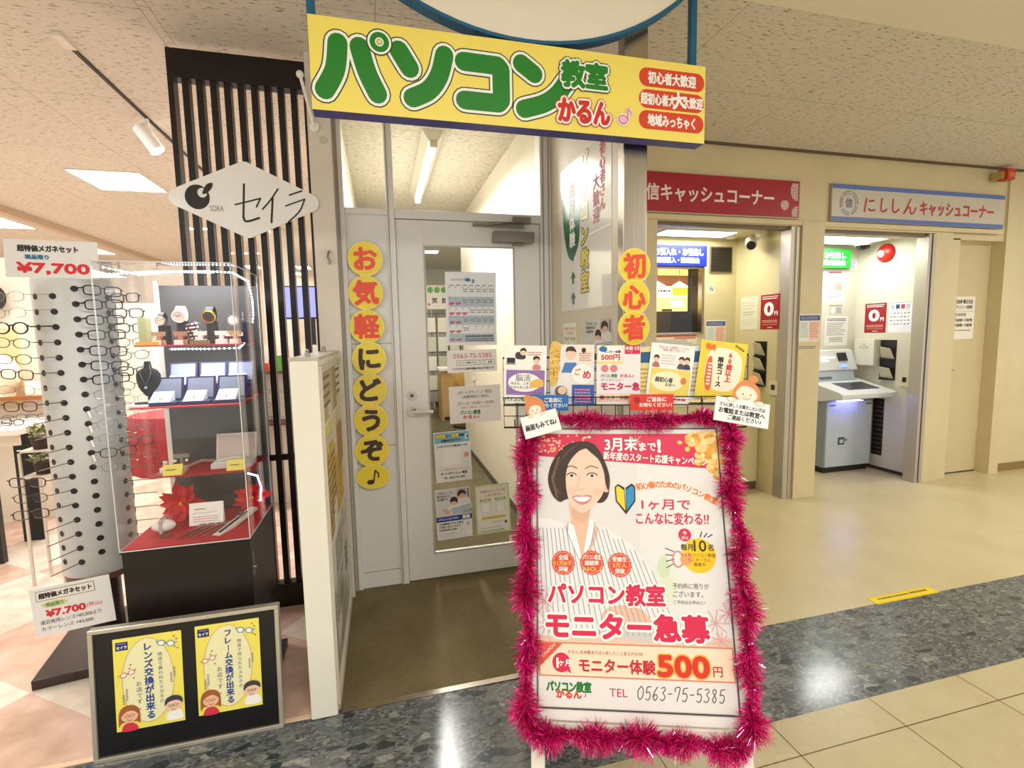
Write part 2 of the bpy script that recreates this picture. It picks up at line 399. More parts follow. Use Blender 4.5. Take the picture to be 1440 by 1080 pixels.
# ceilings
struct('ceiling', MB().box(-7, 10, -4, 1.905, 2.77, 2.83, PLAINC))
struct('ceiling', MB().box(-.9, .975, 1.905, 2.785, 2.772, 2.83, CEIL))
struct('ceiling', MB().box(.975, 7.6, 1.905, 3.31, 2.772, 2.83, CEIL))
struct('ceiling', MB().box(-7, -.9, 1.905, 12.2, 2.772, 2.83, CEIL_S).box(-.9, -.245, 2.785, 12.2, 2.772, 2.83, CEIL_S))
struct('ceiling', MB().box(-.19, .98, 2.80, 6.1, 2.772, 2.83, CEIL_C))
struct('ceiling', MB().box(-.19, 3.2, 6.1, 10.6, 2.772, 2.83, M('#cfc8b6', .8)))
struct('trim_3', MB().box(.98, 7.0, 3.285, 3.30, 2.755, 2.772, M('#5d4a35')))
struct('trim_4', MB().box(-3.66, -3.58, 2.4, 12.0, 2.70, 2.772, M('#c9b39a')))
# the wall between passage and cash corner, its end clad in stainless steel
struct('wall_right', MB().box(.973, 1.075, 1.915, 6.05, 0, 2.772, mottled('passage_wall', '#d9d0bf', '#e2d9c9', 1.4, .5)))
struct('trim_5', MB().box(.970, 1.076, 1.885, 1.935, 0, 2.772, STEEL), bevel=.003)
# door wall of the classroom
DW = 2.785
fr = MB()
fr.box(-.190, -.152, DW - .02, DW + .07, 0, 2.772, FRAMEPAINT); fr.box(.058, .098, DW - .02, DW + .07, 0, 2.772, FRAMEPAINT)
fr.box(.906, .972, DW - .02, DW + .07, 0, 2.772, FRAMEPAINT)
fr.box(.098, .906, DW - .012, DW + .07, 2.022, 2.068, FRAMEPAINT); fr.box(-.152, .058, DW - .012, DW + .07, 2.036, 2.068, FRAMEPAINT)
fr.box(-.152, .906, DW - .012, DW + .07, 2.70, 2.772, FRAMEPAINT)
struct('door_frame', fr, bevel=.003).name = 'trim_6'
g = MB(); 
for a, b, c, d in ((-.186, -.174, 0, 2.77), (.064, .069, 0, 2.77), (.918, .926, 0, 2.77), (.952, .958, 0, 2.77)): g.box(a, b, DW - .0235, DW - .02, c, d, M('#a89f92', .4))
struct('trim_7', g)
pn = MB().box(-.152, .058, DW + .004, DW + .03, 0, 2.036, FRAMEPAINT)
for z in (.085, .80, 1.36): pn.box(-.15, .056, DW + .0025, DW + .0045, z, z + .004, M('#9d9588'))
pn.box(-.152, .058, DW - .004, DW + .004, 0, .08, FRAMEPAINT)
struct('wall_panel', pn).name = 'wall_front'
struct('window_1', MB().box(-.152, .058, DW + .02, DW + .026, 2.068, 2.70, GLASS))
struct('window_2', MB().box(.098, .906, DW + .02, DW + .026, 2.068, 2.70, GLASS))
# the door itself
dr = MB(); dz = 2.018
for a, b, c, d in ((.101, .244, .006, dz), (.752, .903, .006, dz), (.244, .752, .006, .150), (.244, .752, 1.887, dz)): dr.box(a, b, DW - .004, DW + .034, c, d, FRAMEPAINT)
door = struct('door_1', dr, bevel=.002)
door['label'] = 'white classroom door with tall glass pane and notices'; door['category'] = 'door'
bd = MB()
for a, b, c, d in ((.244, .252, .15, 1.887), (.744, .752, .15, 1.887), (.252, .744, .15, .158), (.252, .744, 1.879, 1.887)): bd.box(a, b, DW - .008, DW + .0, c, d, M('#b7b0a4', .4))
struct('glazing_bead', bd, door)
struct('glass_pane', MB().box(.25, .746, DW + .008, DW + .014, .152, 1.885, GLASS), door)
h = MB().cyl((.148, DW - .004, .985), (.148, DW - .016, .985), .026, STEEL, n=24).cyl((.148, DW - .016, .985), (.148, DW - .05, .985), .010, STEEL)
h.tube([(.148, DW - .05, .985), (.20, DW - .052, .984), (.262, DW - .050, .981)], [.010, .011, .009], M('#d9cfc6', .3), 10)
struct('door_handle', h, door, smooth=True)
struct('door_lock', MB().cyl((.152, DW - .004, 1.072), (.152, DW - .014, 1.072), .022, STEEL, n=24).cyl((.152, DW - .014, 1.072), (.152, DW - .018, 1.072), .011, M('#6f6962', .3, .8)).box(.150, .154, DW - .0195, DW - .018, 1.066, 1.078, BLACK), door, smooth=True)
c = MB().box(.625, .858, DW - .062, DW - .004, 1.905, 1.965, M('#8d857b', .35, .6)).box(.74, .80, DW - .05, DW - .01, 1.893, 1.905, M('#8d857b', .35, .6))
struct('door_closer', c, door, bevel=.004)
struct('closer_arm', MB().box(.74, .84, DW - .05, DW - .014, 2.012, 2.048, M('#8d857b', .35, .6)).box(.51, .80, DW - .055, DW - .045, 1.985, 2.003, M('#8d857b', .35, .6), Matrix.Translation((0, 0, 0))).tube([(.53, DW - .05, 1.99), (.66, DW - .09, 2.0), (.80, DW - .05, 2.015)], .006, M('#7d756b', .35, .6)), door)
# corridor behind the door and the classroom past it
CW = mottled('classroom_wall', '#dcd6c2', '#e6e0cd', 1.2, .6)
struct('wall_left', MB().box(-.245, -.19, DW + .07, 10.6, 0, 2.772, CW))
struct('wall_back', MB().box(-.19, 3.2, 10.55, 10.65, 0, 2.772, CW))
struct('wall_far', MB().box(1.075, 3.2, 6.0, 6.05, 0, 2.772, CW).box(3.2, 3.26, 6.0, 10.6, 0, 2.772, CW)).name = 'wall_right'
struct('baseboard_right', MB().box(.965, .973, 2.86, 6.05, 0, .06, M('#4a4034')))
struct('baseboard_left', MB().box(-.19, -.182, 2.86, 10.5, 0, .06, M('#4a4034')))
# pilaster between shop screen and classroom
struct('wall_left', MB().box(-.300, -.190, 2.70, 2.86, 0, 2.772, PINKWALL), bevel=.003)
struct('trim_8', MB().box(-.192, -.188, 2.698, 2.705, 0, 2.77, M('#8b7d68')))
struct('wall_left', MB().box(-.262, -.246, 2.87, 12.2, 0, 2.772, PINKWALL))
# optical shop shell
SHOPW = mottled('shop_white_wall', '#ece2d0', '#f3eadb', 1.1, .6)
struct('wall_back', MB().box(-7, -.25, 12.0, 12.1, 0, 2.772, SHOPW))
struct('wall_left', MB().box(-6.1, -6.0, 1.2, 12.1, 0, 2.772, SHOPW))
# cash corner facade
FY = 3.31
fc = MB()
fc.box(1.075, 1.975, FY, FY + .10, 0, 2.772, CREAMWALL)                  # left of the first booth
fc.box(1.975, 3.145, FY, FY + .10, 2.20, 2.772, CREAMWALL)
fc.box(3.165, 3.238, FY + .004, FY + .10, 0, 2.20, CREAMWALL)
fc.box(3.238, 3.452, FY - .022, FY + .14, 0, 2.235, CREAMWALL)           # pillar
fc.box(3.145, 3.452, FY, FY + .10, 2.20, 2.772, CREAMWALL)
fc.box(3.452, 4.66, FY, FY + .10, 2.19, 2.772, CREAMWALL)
fc.box(4.66, 4.86, FY + .002, FY + .10, 0, 2.772, CREAMWALL); fc.box(4.86, 5.60, FY + .02, FY + .12, 2.15, 2.772, CREAMWALL)
fc.box(5.50, 5.62, FY, FY + .12, 0, 2.772, CREAMWALL); fc.box(4.86, 4.975, FY + .02, FY + .12, 0, 2.16, CREAMWALL)
fc.box(5.62, 10, FY + .03, FY + .12, 0, 2.772, CREAMWALL)
fc.box(1.86, 5.42, FY - .018, FY, 2.205, 2.24, CREAMWALL)
struct('wall_front', fc)
struct('baseboard_front', MB().box(5.62, 10, FY + .022, FY + .03, 0, .075, M('#8a6f3f')))
JS = M('#b9b1a4', .42, .55)
def jamb(x0, x1, z1, side):
    m = MB().box(x0, x0 + .030, FY - .006, FY + .10, 0, z1, JS).box(x1 - .036, x1, FY - .006, FY + .10, 0, z1, JS).box(x0 + .03, x1 - .036, FY + .02, FY + .10, 0, z1, M('#191513', .4))
    return struct('trim_9', m, bevel=.002)
jamb(3.145, 3.235, 2.195, 0); jamb(4.575, 4.66, 2.185, 0)
struct('trim_10', MB().box(1.975, 3.145, FY + .02, FY + .07, 2.175, 2.20, M('#6a5a44', .5)).box(3.452, 4.575, FY + .02, FY + .07, 2.165, 2.19, M('#6a5a44', .5)))
# booth shells
B1W = mottled('booth_wall', '#c8bd8e', '#d1c69a', 1.3, .55); B2W = mottled('booth_wall_grey', '#cfcab8', '#dad6c6', 1.3, .5)
struct('wall_right', MB().box(3.145, 3.19, FY + .10, 3.97, 0, 2.21, B1W))
b1 = MB().box(1.4, 3.145, 3.92, 3.97, 0, 1.37, B1W).box(2.81, 3.145, 3.92, 3.97, 1.37, 2.21, B1W).box(1.4, 2.81, 3.92, 3.97, 1.955, 2.21, B1W).box(1.4, 1.7, 3.92, 3.97, 1.37, 1.955, B1W)
struct('wall_back', b1)
struct('wall_left', MB().box(1.4, 1.44, FY + .10, 3.92, 0, 2.21, B1W))
struct('ceiling', MB().box(1.4, 3.19, FY + .06, 3.97, 2.21, 2.25, M('#d8cfa8', .7)))
struct('wall_left', MB().box(3.30, 3.345, FY + .14, 4.1, 0, 2.21, B2W))
struct('wall_back', MB().box(3.345, 4.70, 4.07, 4.12, 0, 2.21, B2W))
struct('wall_right', MB().box(4.70, 4.75, FY + .10, 4.12, 0, 2.21, B2W))
struct('ceiling', MB().box(3.30, 4.75, FY + .06, 4.12, 2.21, 2.25, M('#d4d0bf', .7)))
struct('baseboard_right', MB().box(4.692, 4.70, FY + .11, 4.07, 0, .03, M('#3c3328')))
# staff door beside the second booth
d2_ = struct('door_2', MB().box(4.975, 5.50, 3.43, 3.47, .008, 2.15, mottled('staff_door_paint', '#c9b98e', '#d0c197', 1.5, .5)), bevel=.002)
d2_['label'] = 'beige staff door with paper notice beside the cash booth'; d2_['category'] = 'door'
struct('door_handle', MB().cyl((5.02, 3.43, 1.0), (5.02, 3.40, 1.0), .008, CHROME).tube([(5.02, 3.395, 1.0), (5.06, 3.393, .998), (5.10, 3.395, .990)], .009, CHROME, 8).cyl((5.01, 3.43, 1.075), (5.01, 3.42, 1.075), .014, CHROME), d2_, smooth=True)
struct('trim_11', MB().box(4.975, 5.50, 3.425, 3.43, 0, .010, M('#2c241a')))
# ================================================================ HANGING SIGN
SY = 1.79
sg = thing('hanging_sign', 'long yellow hanging sign with green katakana over the classroom entrance', 'sign', (.545, SY + .03, 2.134))
YS = M('#f8e46c', .4, name='sign_yellow'); SGREEN = M('#12801c', .45); SDK = M('#0a3f14', .5)
board = MB().box(-.181, 1.271, SY + .0005, SY + .062, 2.134, 2.422, M('#211f8a', .35)).box(-.181, 1.271, SY, SY + .0006, 2.134, 2.422, YS)
board.build('sign_board', sg)
for x in (-.176, 1.262): MB().box(x - .013, x + .013, SY + .066, SY + .09, 2.30, 2.769, M('#0f5f86', .35)).build('post', sg)
MB().box(-.176, 1.262, SY + .0625, SY + .088, 2.15, 2.17, M('#211f8a', .35)).build('rail', sg)
a = Art(1450, 288, 1.45, .288, sheet=False, eps=.0004)
def sp(*q): return [(725 + x, 144 - y) for x, y in q]
def katakana(layers):
    for w, m, L in layers:
        q = lambda pts: a.stroke(pts, 62 + w, m, L)
        q(smooth_loop(sp((-638, 66), (-650, -15), (-684, -80)), 6, False)); q(smooth_loop(sp((-571, 62), (-550, -14), (-520, -78)), 6, False))
        q(sp((-445, 66), (-412, 14))); q(smooth_loop(sp((-294, 68), (-314, 0), (-350, -50), (-405, -80)), 6, False))
        q(sp((-228, 56), (-108, 55))); q(sp((-97, 44), (-97, -56))); q(sp((-228, -70), (-108, -70))); q(sp((-108, 55), (-97, 44))); q(sp((-97, -58), (-108, -70)))
        q(sp((-22, 72), (25, 42))); q(smooth_loop(sp((150, 30), (110, -20), (60, -55), (-14, -80)), 6, False))
katakana([(26, SDK, 1), (18, PWHITE, 2), (0, SGREEN, 3)])
rc = sp((-507, 84))[0]
for r, m, L in ((42, SDK, 4), (38, PWHITE, 5), (31, SGREEN, 6), (14, PWHITE, 7), (9, SGREEN, 8), (7, YS, 9)): a.ell(rc[0], rc[1], r, r, m, L)
c1, c2 = sp((218, 56))[0], sp((222, -70))[0]
a.text('教室', c1[0], c1[1], 98, SGREEN, 8, w=176, bold=.05, out=[(.11, SDK), (.07, PWHITE)])
a.text('かるん', c2[0] - 6, c2[1], 96, M('#d3281b'), 8, w=200, bold=.05, out=[(.11, M('#b3261b')), (.075, PWHITE)])
n = sp((380, -72))[0]; MAG = M('#d12a86')
for w, m, L in ((22, PWHITE, 8), (12, MAG, 9), (5, M('#f6c3dd'), 10)):
    a.ell(n[0] - 8, n[1] + 12, 14 + w / 2, 11 + w / 2, m, L); a.stroke([(n[0] + 12, n[1] + 8), (n[0] + 12, n[1] - 30), (n[0] + 28, n[1] - 12)], w * .6, m, L)
for y, t, L in ((80, '初心者大歓迎', 0), (2, '', 0), (-74, '地域みっちゃく', 0)):
    q = sp((580, y))[0]; a.rrect(q[0] - 141, q[1] - 34, q[0] + 141, q[1] + 34, 33, M('#d8431f'), 1)
    if t: a.text(t, q[0], q[1], 48, PWHITE, 2, w=205, bold=.035)
    else: a.text('超初心者大', q[0] - 60, q[1], 46, PWHITE, 2, w=146, bold=.035); a.text('大歓迎', q[0] + 92, q[1], 46, PWHITE, 2, w=86, bold=.035)
q = sp((610, 6))[0]; a.text('大', q[0], q[1], 66, PWHITE, 3, bold=.045, rot=-8)
a.put('lettering', (.545, SY, 2.278), parent=sg)
# half-round board above it
hb = thing('arch_board', 'white half-round board with blue rim above the yellow sign', 'sign', (.55, SY + .03, 2.437))
R_, CX, CZ = .955, .548, 3.392
ang = [math.radians(180 + i * 180 / 48) for i in range(49)]
arc = [(CX + R_ * math.cos(t), CZ + R_ * math.sin(t)) for t in ang if CZ + R_ * math.sin(t) < 2.768]
MB().prism(arc, SY + .012, SY + .052, M('#efe6d6', .5)).build('board_panel', hb)
rim = [(CX + (R_ + .003) * math.cos(t), SY + .032, CZ + (R_ + .003) * math.sin(t)) for t in ang if CZ + R_ * math.sin(t) < 2.77]
m = MB()
for p0, p1 in zip(rim, rim[1:]):
    d = (Vector(p1) - Vector(p0)).normalized(); nrm = Vector((d.z, 0, -d.x)) * .006; y0, y1 = SY + .008, SY + .056
    P = [Vector((p[0], y, p[2])) + s * nrm for p in (p0, p1) for y in (y0, y1) for s in (-1, 1)]
    m.add(P, [(0, 1, 3, 2), (4, 6, 7, 5), (0, 4, 5, 1), (2, 3, 7, 6), (0, 2, 6, 4), (1, 5, 7, 3)], '#0f5f86')
m.build('rim', hb)
# white rod with a ball end beside the sign
rd = MB().ball((-.315, 2.655, 2.640), .018, PWHITE).tube([(-.313, 2.655, 2.63), (-.285, 2.668, 2.50), (-.268, 2.69, 2.42)], .008, PWHITE, 8).cyl((-.268, 2.688, 2.42), (-.268, 2.70, 2.42), .022, PWHITE)
tag(rd.build('wall_rod', smooth=True), 'thin white ball-ended rod on the pale pilaster beside the yellow sign', 'rod')
tag(MB().cyl((-.232, 2.700, 2.365), (-.232, 2.694, 2.365), .018, M('#cfc6b8'), n=20).build('round_cover_plate', smooth=True), 'round pale cap on the pilaster just below the yellow sign', 'cover plate')
tag(MB().tube([(-.232, 2.70, 1.83), (-.232, 2.676, 1.825), (-.236, 2.668, 1.80), (-.228, 2.676, 1.775), (-.232, 2.698, 1.77)], .006, STEEL, 8).build('wall_hook', smooth=True), 'small metal hook on the pilaster left of the door', 'hook')

# ================================================================ BANNERS OF ROUND CARDS
def banner(label, chars, pts, y, r, cols, facing=0):
    t = thing('card_banner', label, 'banner', (pts[0][0], y, pts[-1][1] - r))
    YB = M('#f4d91f', .25, coat=.5, name='banner_yellow')
    for ch, (x, z), c in zip(chars, pts, cols):
        a = Art(200, 200, 2 * r, 2 * r, sheet=False, eps=.0004); ry = 100 if ch != '♪' else 76
        pr = [(r * math.cos(2 * PI * i / 40), r * ry / 100 * math.sin(2 * PI * i / 40)) for i in range(40)]
        a.prism(pr, 0, .0012, YB); a.ring(100, 100, 96, ry - 4, 3, M('#fbf0a0'), 1)
        if ch == '♪':
            a.ell(84, 132, 22, 15, c, 2); a.stroke([(102, 130), (112, 62)], 9, c, 2); a.stroke([(112, 62), (132, 84), (130, 104)], 9, c, 2)
        else: a.text(ch, 100, 100, 150, c, 3, bold=.045, k=12, out=[(.035, YB)] if c is not INK else None)
        a.put('round_card', (x, y - .0012 - .0009 * pts.index((x, z)), z), parent=t, roll=R.uniform(-.06, .06))
    return t
OR = M('#f0502c', .35); BRN = M('#3a2410', .35)
banner('chain of yellow round cards with red and brown letters left of the door', 'お気軽にどうぞ♪',
       [(-.060, 1.805), (-.066, 1.631), (-.068, 1.453), (-.064, 1.284), (-.066, 1.114), (-.069, .951), (-.071, .785), (-.072, .640)], DW - .021, .090, [OR, OR, OR, BRN, BRN, BRN, BRN, BRN])
banner('chain of yellow round cards with red letters on the stainless column', '初心者', [(1.021, 1.668), (1.019, 1.541), (1.018, 1.416)], 1.884, .0725, [OR] * 3)

# ================================================================ NOTICES ON THE DOOR
GY = DW + .0078      # face of the glass
def notice(name, label, x0, x1, z0, z1, art, y=GY, roll=0, cat='notice', off=.0016, **kw):
    return art.put(name, ((x0 + x1) / 2, y - off, (z0 + z1) / 2), roll=roll, label=label, cat=cat, **kw)
# monthly calendar
a = Art(216, 310, .288, .407, M('#eef0f2'))
a.text('2025年3月', 50, 32, 13, GREY, 2); a.blob([(82, 30), (94, 24), (104, 28), (108, 36), (96, 40), (84, 38)], M('#4f7fa8'), 2); a.blob([(112, 36), (118, 28), (124, 36), (120, 46), (112, 46)], M('#6fa2c4'), 2)
BL = M('#b9c8d6')
rows = [58, 104, 146, 184, 222, 260, 296]
for i in (1, 3, 5): a.rect(12, rows[i], 206, rows[i + 1], BL, 1)
for i in range(8): a.rect(12 + i * 27.7, 52, 12.6 + i * 27.7, 296, LGREY, 2)
for y in rows: a.rect(12, y, 206, y + .6, LGREY, 2)
for j in range(7):
    x = 14 + j * 27.7; a.rect(x + 4, 54, x + 20, 58, M('#b0808a') if j == 0 else GREY, 2)
    for i in range(5):
        a.rect(x, rows[i] + 4, x + 4, rows[i] + 9, GREY, 2)
        if (j < 2 and i > 0) or (i == 2 and j == 2):
            a.rect(x + 1, rows[i] + 24, x + 22, rows[i] + 30, M('#c85560'), 3); a.rect(x + 3, rows[i] + 31, x + 14, rows[i] + 35, M('#c85560'), 3)
        elif not (j > 2 and i == 4) and (i or j > 1): a.lines(x + 5, rows[i] + 12, x + 25, 2, 9, GREY, 3, .5, .05, 6)
for j in range(2): a.rect(15 + j * 27.7, 282, 36 + j * 27.7, 288, M('#c85560'), 3)
a.lines(80, 268, 200, 1, 9, INK, 3, .7, .02, 7); a.lines(80, 280, 203, 2, 8, M('#555'.replace('#555', '#555555')), 3, .5, .02, 6)
notice('calendar', 'white monthly calendar sheet with blue rows on the door glass', .356, .644, 1.341, 1.748, a, roll=.006)
a = Art(285, 126, .285, .126, M('#f4f2f0'))
a.text('0563-75-5385', 145, 32, 38, M('#d23a40'), 2, w=220); a.rrect(52, 58, 186, 86, 4, INK, 2); a.rrect(54, 60, 184, 84, 3, PWHITE, 3); a.text('パソコン教室 かるん', 119, 72, 14, INK, 4, w=112, bold=.02)
a.rrect(192, 58, 272, 86, 4, INK, 2); a.rrect(194, 60, 270, 84, 3, PWHITE, 3); a.ring(212, 72, 9, 9, 2, GREY, 4); a.text('検索', 245, 72, 14, INK, 4, bold=.02)
a.text('スマホからも無料体験お申込が可能です！', 148, 106, 15, INK, 2, w=240, bold=.02)
notice('phone_sign', 'white slip with red phone number below the calendar on the door', .355, .640, 1.189, 1.315, a, roll=-.01)
a = Art(297, 212, .297, .212, M('#e9e3de'))
a.text('«ポートタウンミュー教室»', 150, 36, 22, INK, 2, w=200); a.text('«営業時間のご案内»', 150, 62, 20, INK, 2, w=155)
a.text('火〜土 10:00〜18:00', 150, 98, 25, M('#4a4645'), 2, w=210); a.text('日曜日・月曜日は、お休みです。', 150, 122, 14, GREY, 2, w=170)
a.text('パソコン教室', 118, 152, 26, GREEN, 2, w=116, bold=.04); a.text('かるん♪', 122, 178, 24, RED, 2, w=92, bold=.04)
hs = notice('hours_sign', 'hung cardboard sign with opening hours in the middle of the door', .359, .656, .899, 1.111, a, roll=-.012, off=.006)
MB().ball((.505, GY - .008, 1.142), .012, M('#e4e8ea', .15)).tube([(.505, GY - .008, 1.135), (.507, GY - .006, 1.105)], .002, STEEL).build('suction_hook', None, smooth=True).name = 'suction_hook'
tag(bpy.data.objects['suction_hook'], 'clear suction hook holding up the opening hours sign', 'hook')
a = Art(208, 290, .208, .290, M('#f0efee'))
a.rect(3, 3, 205, 64, M('#7fb6d3'), 1); a.text('WEB', 38, 22, 30, YEL, 2, w=58, bold=.05, out=[(.05, INK)]); a.text('なら', 84, 24, 15, INK, 4, bold=.03); a.text('24', 122, 21, 32, YEL, 2, w=38, bold=.05, out=[(.05, INK)]); a.text('時間', 160, 24, 16, INK, 4, bold=.03)
a.text('体験受付中です！', 100, 50, 17, INK, 3, w=118, bold=.03); a.ell(189, 34, 10, 15, PWHITE, 2); a.ell(192, 34, 5, 10, NAVY, 3)
a.text('スマホでラクラク読み取ってね！', 102, 82, 15, NAVY, 3, w=178, bold=.03); a.rect(52, 98, 150, 196, PWHITE, 1); a.ell(182, 140, 15, 15, M('#f0a58a'), 2)
a.text('もちろんお電話でもお申込みいただけます！', 104, 218, 12, RED, 2, w=172); a.text('ポートタウンミュー教室', 104, 242, 19, INK, 2, w=152, bold=.03); a.text('TEL. 0563-75-5385', 104, 266, 16, INK, 2, w=124, bold=.03)
notice('web_notice', 'white notice with light blue top band low on the door', .267, .475, .563, .854, a, roll=-.03)
def work_art(full=True):
    a = Art(205, 297, .205, .297, M('#f2f0ef'))
    a.rect(0, 0, 205, 160, M('#dcdad8'), 1); a.rect(120, 0, 205, 160, M('#c9c4c0'), 2)
    for k, t in enumerate(('「できる！」の', '喜びを伝える', 'お仕事です')): a.text(t, 12, 20 + k * 19, 15, INK, 4, al='l', w=84 - k * 12, bold=.02)
    a.blob([(128, 70), (150, 52), (190, 60), (205, 90), (205, 130), (140, 130)], M('#ece6e2'), 3); a.ell(152, 40, 24, 22, M('#e0b7a2'), 4); a.blob([(128, 40), (134, 18), (156, 10), (176, 22), (178, 44), (166, 34), (148, 36), (134, 48)], M('#3a2620'), 5)
    a.ell(106, 76, 22, 22, M('#e3bda8'), 4); a.blob([(84, 78), (90, 54), (112, 48), (128, 64), (126, 84), (112, 74), (98, 76)], M('#38241e'), 5)
    a.blob([(70, 124), (88, 98), (126, 96), (150, 112), (154, 150), (84, 150)], M('#f3ede9'), 4)
    for k in range(5): a.stroke([(88 + k * 2, 118 + k * 8), (204, 104 + k * 9)], 4, M('#5d97b4'), 5)
    a.blob([(40, 112), (62, 120), (84, 128), (76, 148), (54, 140)], M('#dfb39f'), 5); a.rect(188, 8, 194, 60, M('#4a4a55'), 4)
    a.rect(0, 160, 205, 190, BLUE, 5); a.text('パソコンインストラクター', 72, 175, 14, PWHITE, 6, w=122, bold=.03); a.text('募集', 172, 174, 24, PWHITE, 6, bold=.05)
    for k, t in enumerate(('未経験者の方も大歓迎', '家庭と両立できます', '研修制度も充実')): a.text(t, 20, 204 + k * 18, 14, INK, 3, al='l', bold=.02); a.rect(12, 199 + k * 18, 17, 209 + k * 18, RED, 3)
    a.lines(12, 258, 120, 4, 8, LGREY, 2, .4, .2, 10); a.rect(168, 252, 196, 280, PWHITE, 2); a.ell(182, 218, 7, 9, M('#d88a80'), 2)
    return a
notice('recruitment_flyer', 'flyer with two people at a computer and blue band, lower left of door glass', .264, .468, .223, .520, work_art(), roll=-.03)
def entry_art():
    a = Art(205, 297, .205, .297, M('#cfe0a0')); a.rect(8, 8, 197, 286, M('#f3f0e6'), 1)
    a.text('WEBエントリーは', 104, 38, 20, M('#d8604a'), 2, w=150, bold=.02); a.text('こちらから', 104, 62, 20, M('#d8604a'), 2, w=92, bold=.02)
    for x in (58, 148): a.rrect(x - 34, 84, x + 34, 98, 6, M('#8fae5a'), 2); a.lines(x - 22, 88, x + 22, 1, 8, PWHITE, 3, .7, 0, 6); a.rect(x - 26, 108, x + 26, 166, LGREY, 2); a.rect(x - 24, 110, x + 24, 164, PWHITE, 3)
    a.rect(30, 190, 176, 210, M('#eedb6a'), 2); a.lines(36, 197, 170, 1, 8, GREY, 3, .7, 0, 7); a.lines(90, 222, 170, 2, 8, LGREY, 2, .5, .2, 8); a.lines(24, 258, 150, 1, 10, M('#d8938a'), 2, .4, .1, 8); a.ell(176, 236, 8, 10, M('#4d4d4d'), 2); a.lines(20, 276, 180, 1, 9, M('#8fae5a'), 3, .6, .1, 8)
    return a
notice('entry_flyer', 'pale green bordered flyer on the lower right of the door glass', .496, .701, .225, .524, entry_art(), roll=-.03)
a = Art(52, 34, .052, .034, M('#f4efe6')); a.rect(18, 9, 38, 24, M('#d9803f'), 1); notice('small_sticker', 'tiny white sticker with orange mark in the bottom corner of the door glass', .693, .745, .166, .200, a, roll=-.12, cat='sticker')

# ================================================================ PASSAGE WALL (faces -X)
WX = .973
a = Art(620, 740, .61, .738, M('#ecebe8', .18, coat=.6))
DG = M('#14663a', .3)
pg = [(24, 85), (60, 60), (150, 40), (230, 60), (262, 130), (268, 240), (258, 380), (228, 440), (170, 480), (120, 470), (70, 400), (30, 260)]
a.blob(pg, DG, 1); a.vtext('無料体験', 165, 95, 82, PWHITE, 3, 82, bold=.03)
YB2 = M('#e8c93a', .3)
for k, ch in enumerate('パソコン教室'): a.text(ch, 326, 52 + k * 112, 108, YB2, 2, bold=.03, out=[(.055, DG)])
a.vtext('初心者さん', 530, 20, 66, RED, 3, 60, bold=.02); a.vtext('大歓迎', 462, 140, 78, M('#b52a33'), 3, 74, bold=.02)
for y in (460, 575, 680):
    a.poly([(172, y - 34), (206, y), (184, y), (184, y + 30), (160, y + 30), (160, y), (138, y)], DG, 3)
a.rect(378, 392, 612, 398, PWHITE, 3)
a.put('wall_poster', (WX - .0015, 2.300, 1.885), FACE_L, label='glossy laminated poster with green shape and yellow vertical lettering on the passage wall', cat='poster')
entry_art().put('entry_flyer', (WX - .0015, 2.49, 1.312), FACE_L, label='green bordered flyer on the passage wall, left one under the glossy poster', cat='notice')
a = work_art(); a.put('recruitment_flyer', (WX - .0015, 2.135, 1.313), FACE_L, label='flyer with two people on the passage wall, right one under the glossy poster', cat='notice').scale = (1.45, 1, 1)
# ================================================================ POSTER STAND (A-board) WITH TINSEL
PYAW, PLEAN = .342, .331
ROTP = Matrix.Rotation(-PYAW, 4, 'Z') @ Matrix.Rotation(-PLEAN, 4, 'X')
pu = Vector((math.cos(PYAW), -math.sin(PYAW), 0)); pn_ = Vector((math.sin(PYAW), math.cos(PYAW), 0))
pv = Vector((0, 0, 1)) * math.cos(PLEAN) + pn_ * math.sin(PLEAN)
PC = Vector((.749, 1.396, .655)); ZB = .6926        # poster centre, its height along the board above the floor
st = thing('poster_stand', 'white A-frame stand holding the big campaign poster, foreground', 'poster stand', PC - pv * ZB, rot=ROTP)
WW = M('#ece7dc', .5)
m = MB()
for x in (-.322, .290): m.box(x, x + .042, .006, .030, .018, 1.160, WW)
m.build('leg', st, local=True, bevel=.003).name = 'legs_front'
bpy.data.objects.remove(bpy.data.objects['legs_front'])
for x in (-.322, .290): MB().box(x, x + .042, .006, .030, .010, 1.165, WW).build('leg', st, local=True, bevel=.003)
MB().box(-.28, .29, .006, .028, 1.118, 1.160, WW).build('rail', st, local=True, bevel=.003)
MB().box(-.28, .29, .006, .028, .175, .225, WW).build('rail', st, local=True, bevel=.003)
MB().box(-.316, .326, -.001, .0055, .235, 1.128, M('#efece6', .5)).build('backing_board', st, local=True)
for x in (-.29, .255):
    q = Vector((0, math.sin(2 * PLEAN), -math.cos(2 * PLEAN))); A = Vector((x + .017, .045, 1.14)); B = A + q * 1.168
    MB().tube([A, B], .017, WW, 4).build('rear_leg', st, local=True)
MB().cyl((-.29, .034, 1.143), (.29, .034, 1.143), .006, STEEL).build('hinge_rod', st, local=True)
# thin black edging of the poster pocket
m = MB()
for x0, x1, z0, z1 in ((-.303, -.300, -.424, .438), (.300, .303, -.424, .438), (-.303, .303, .436, .439), (-.303, .303, -.426, -.423)): m.box(x0, x1, -.006, -.001, ZB + z0, ZB + z1, M('#4c4648'))
m.build('pocket_edge', st, local=True)
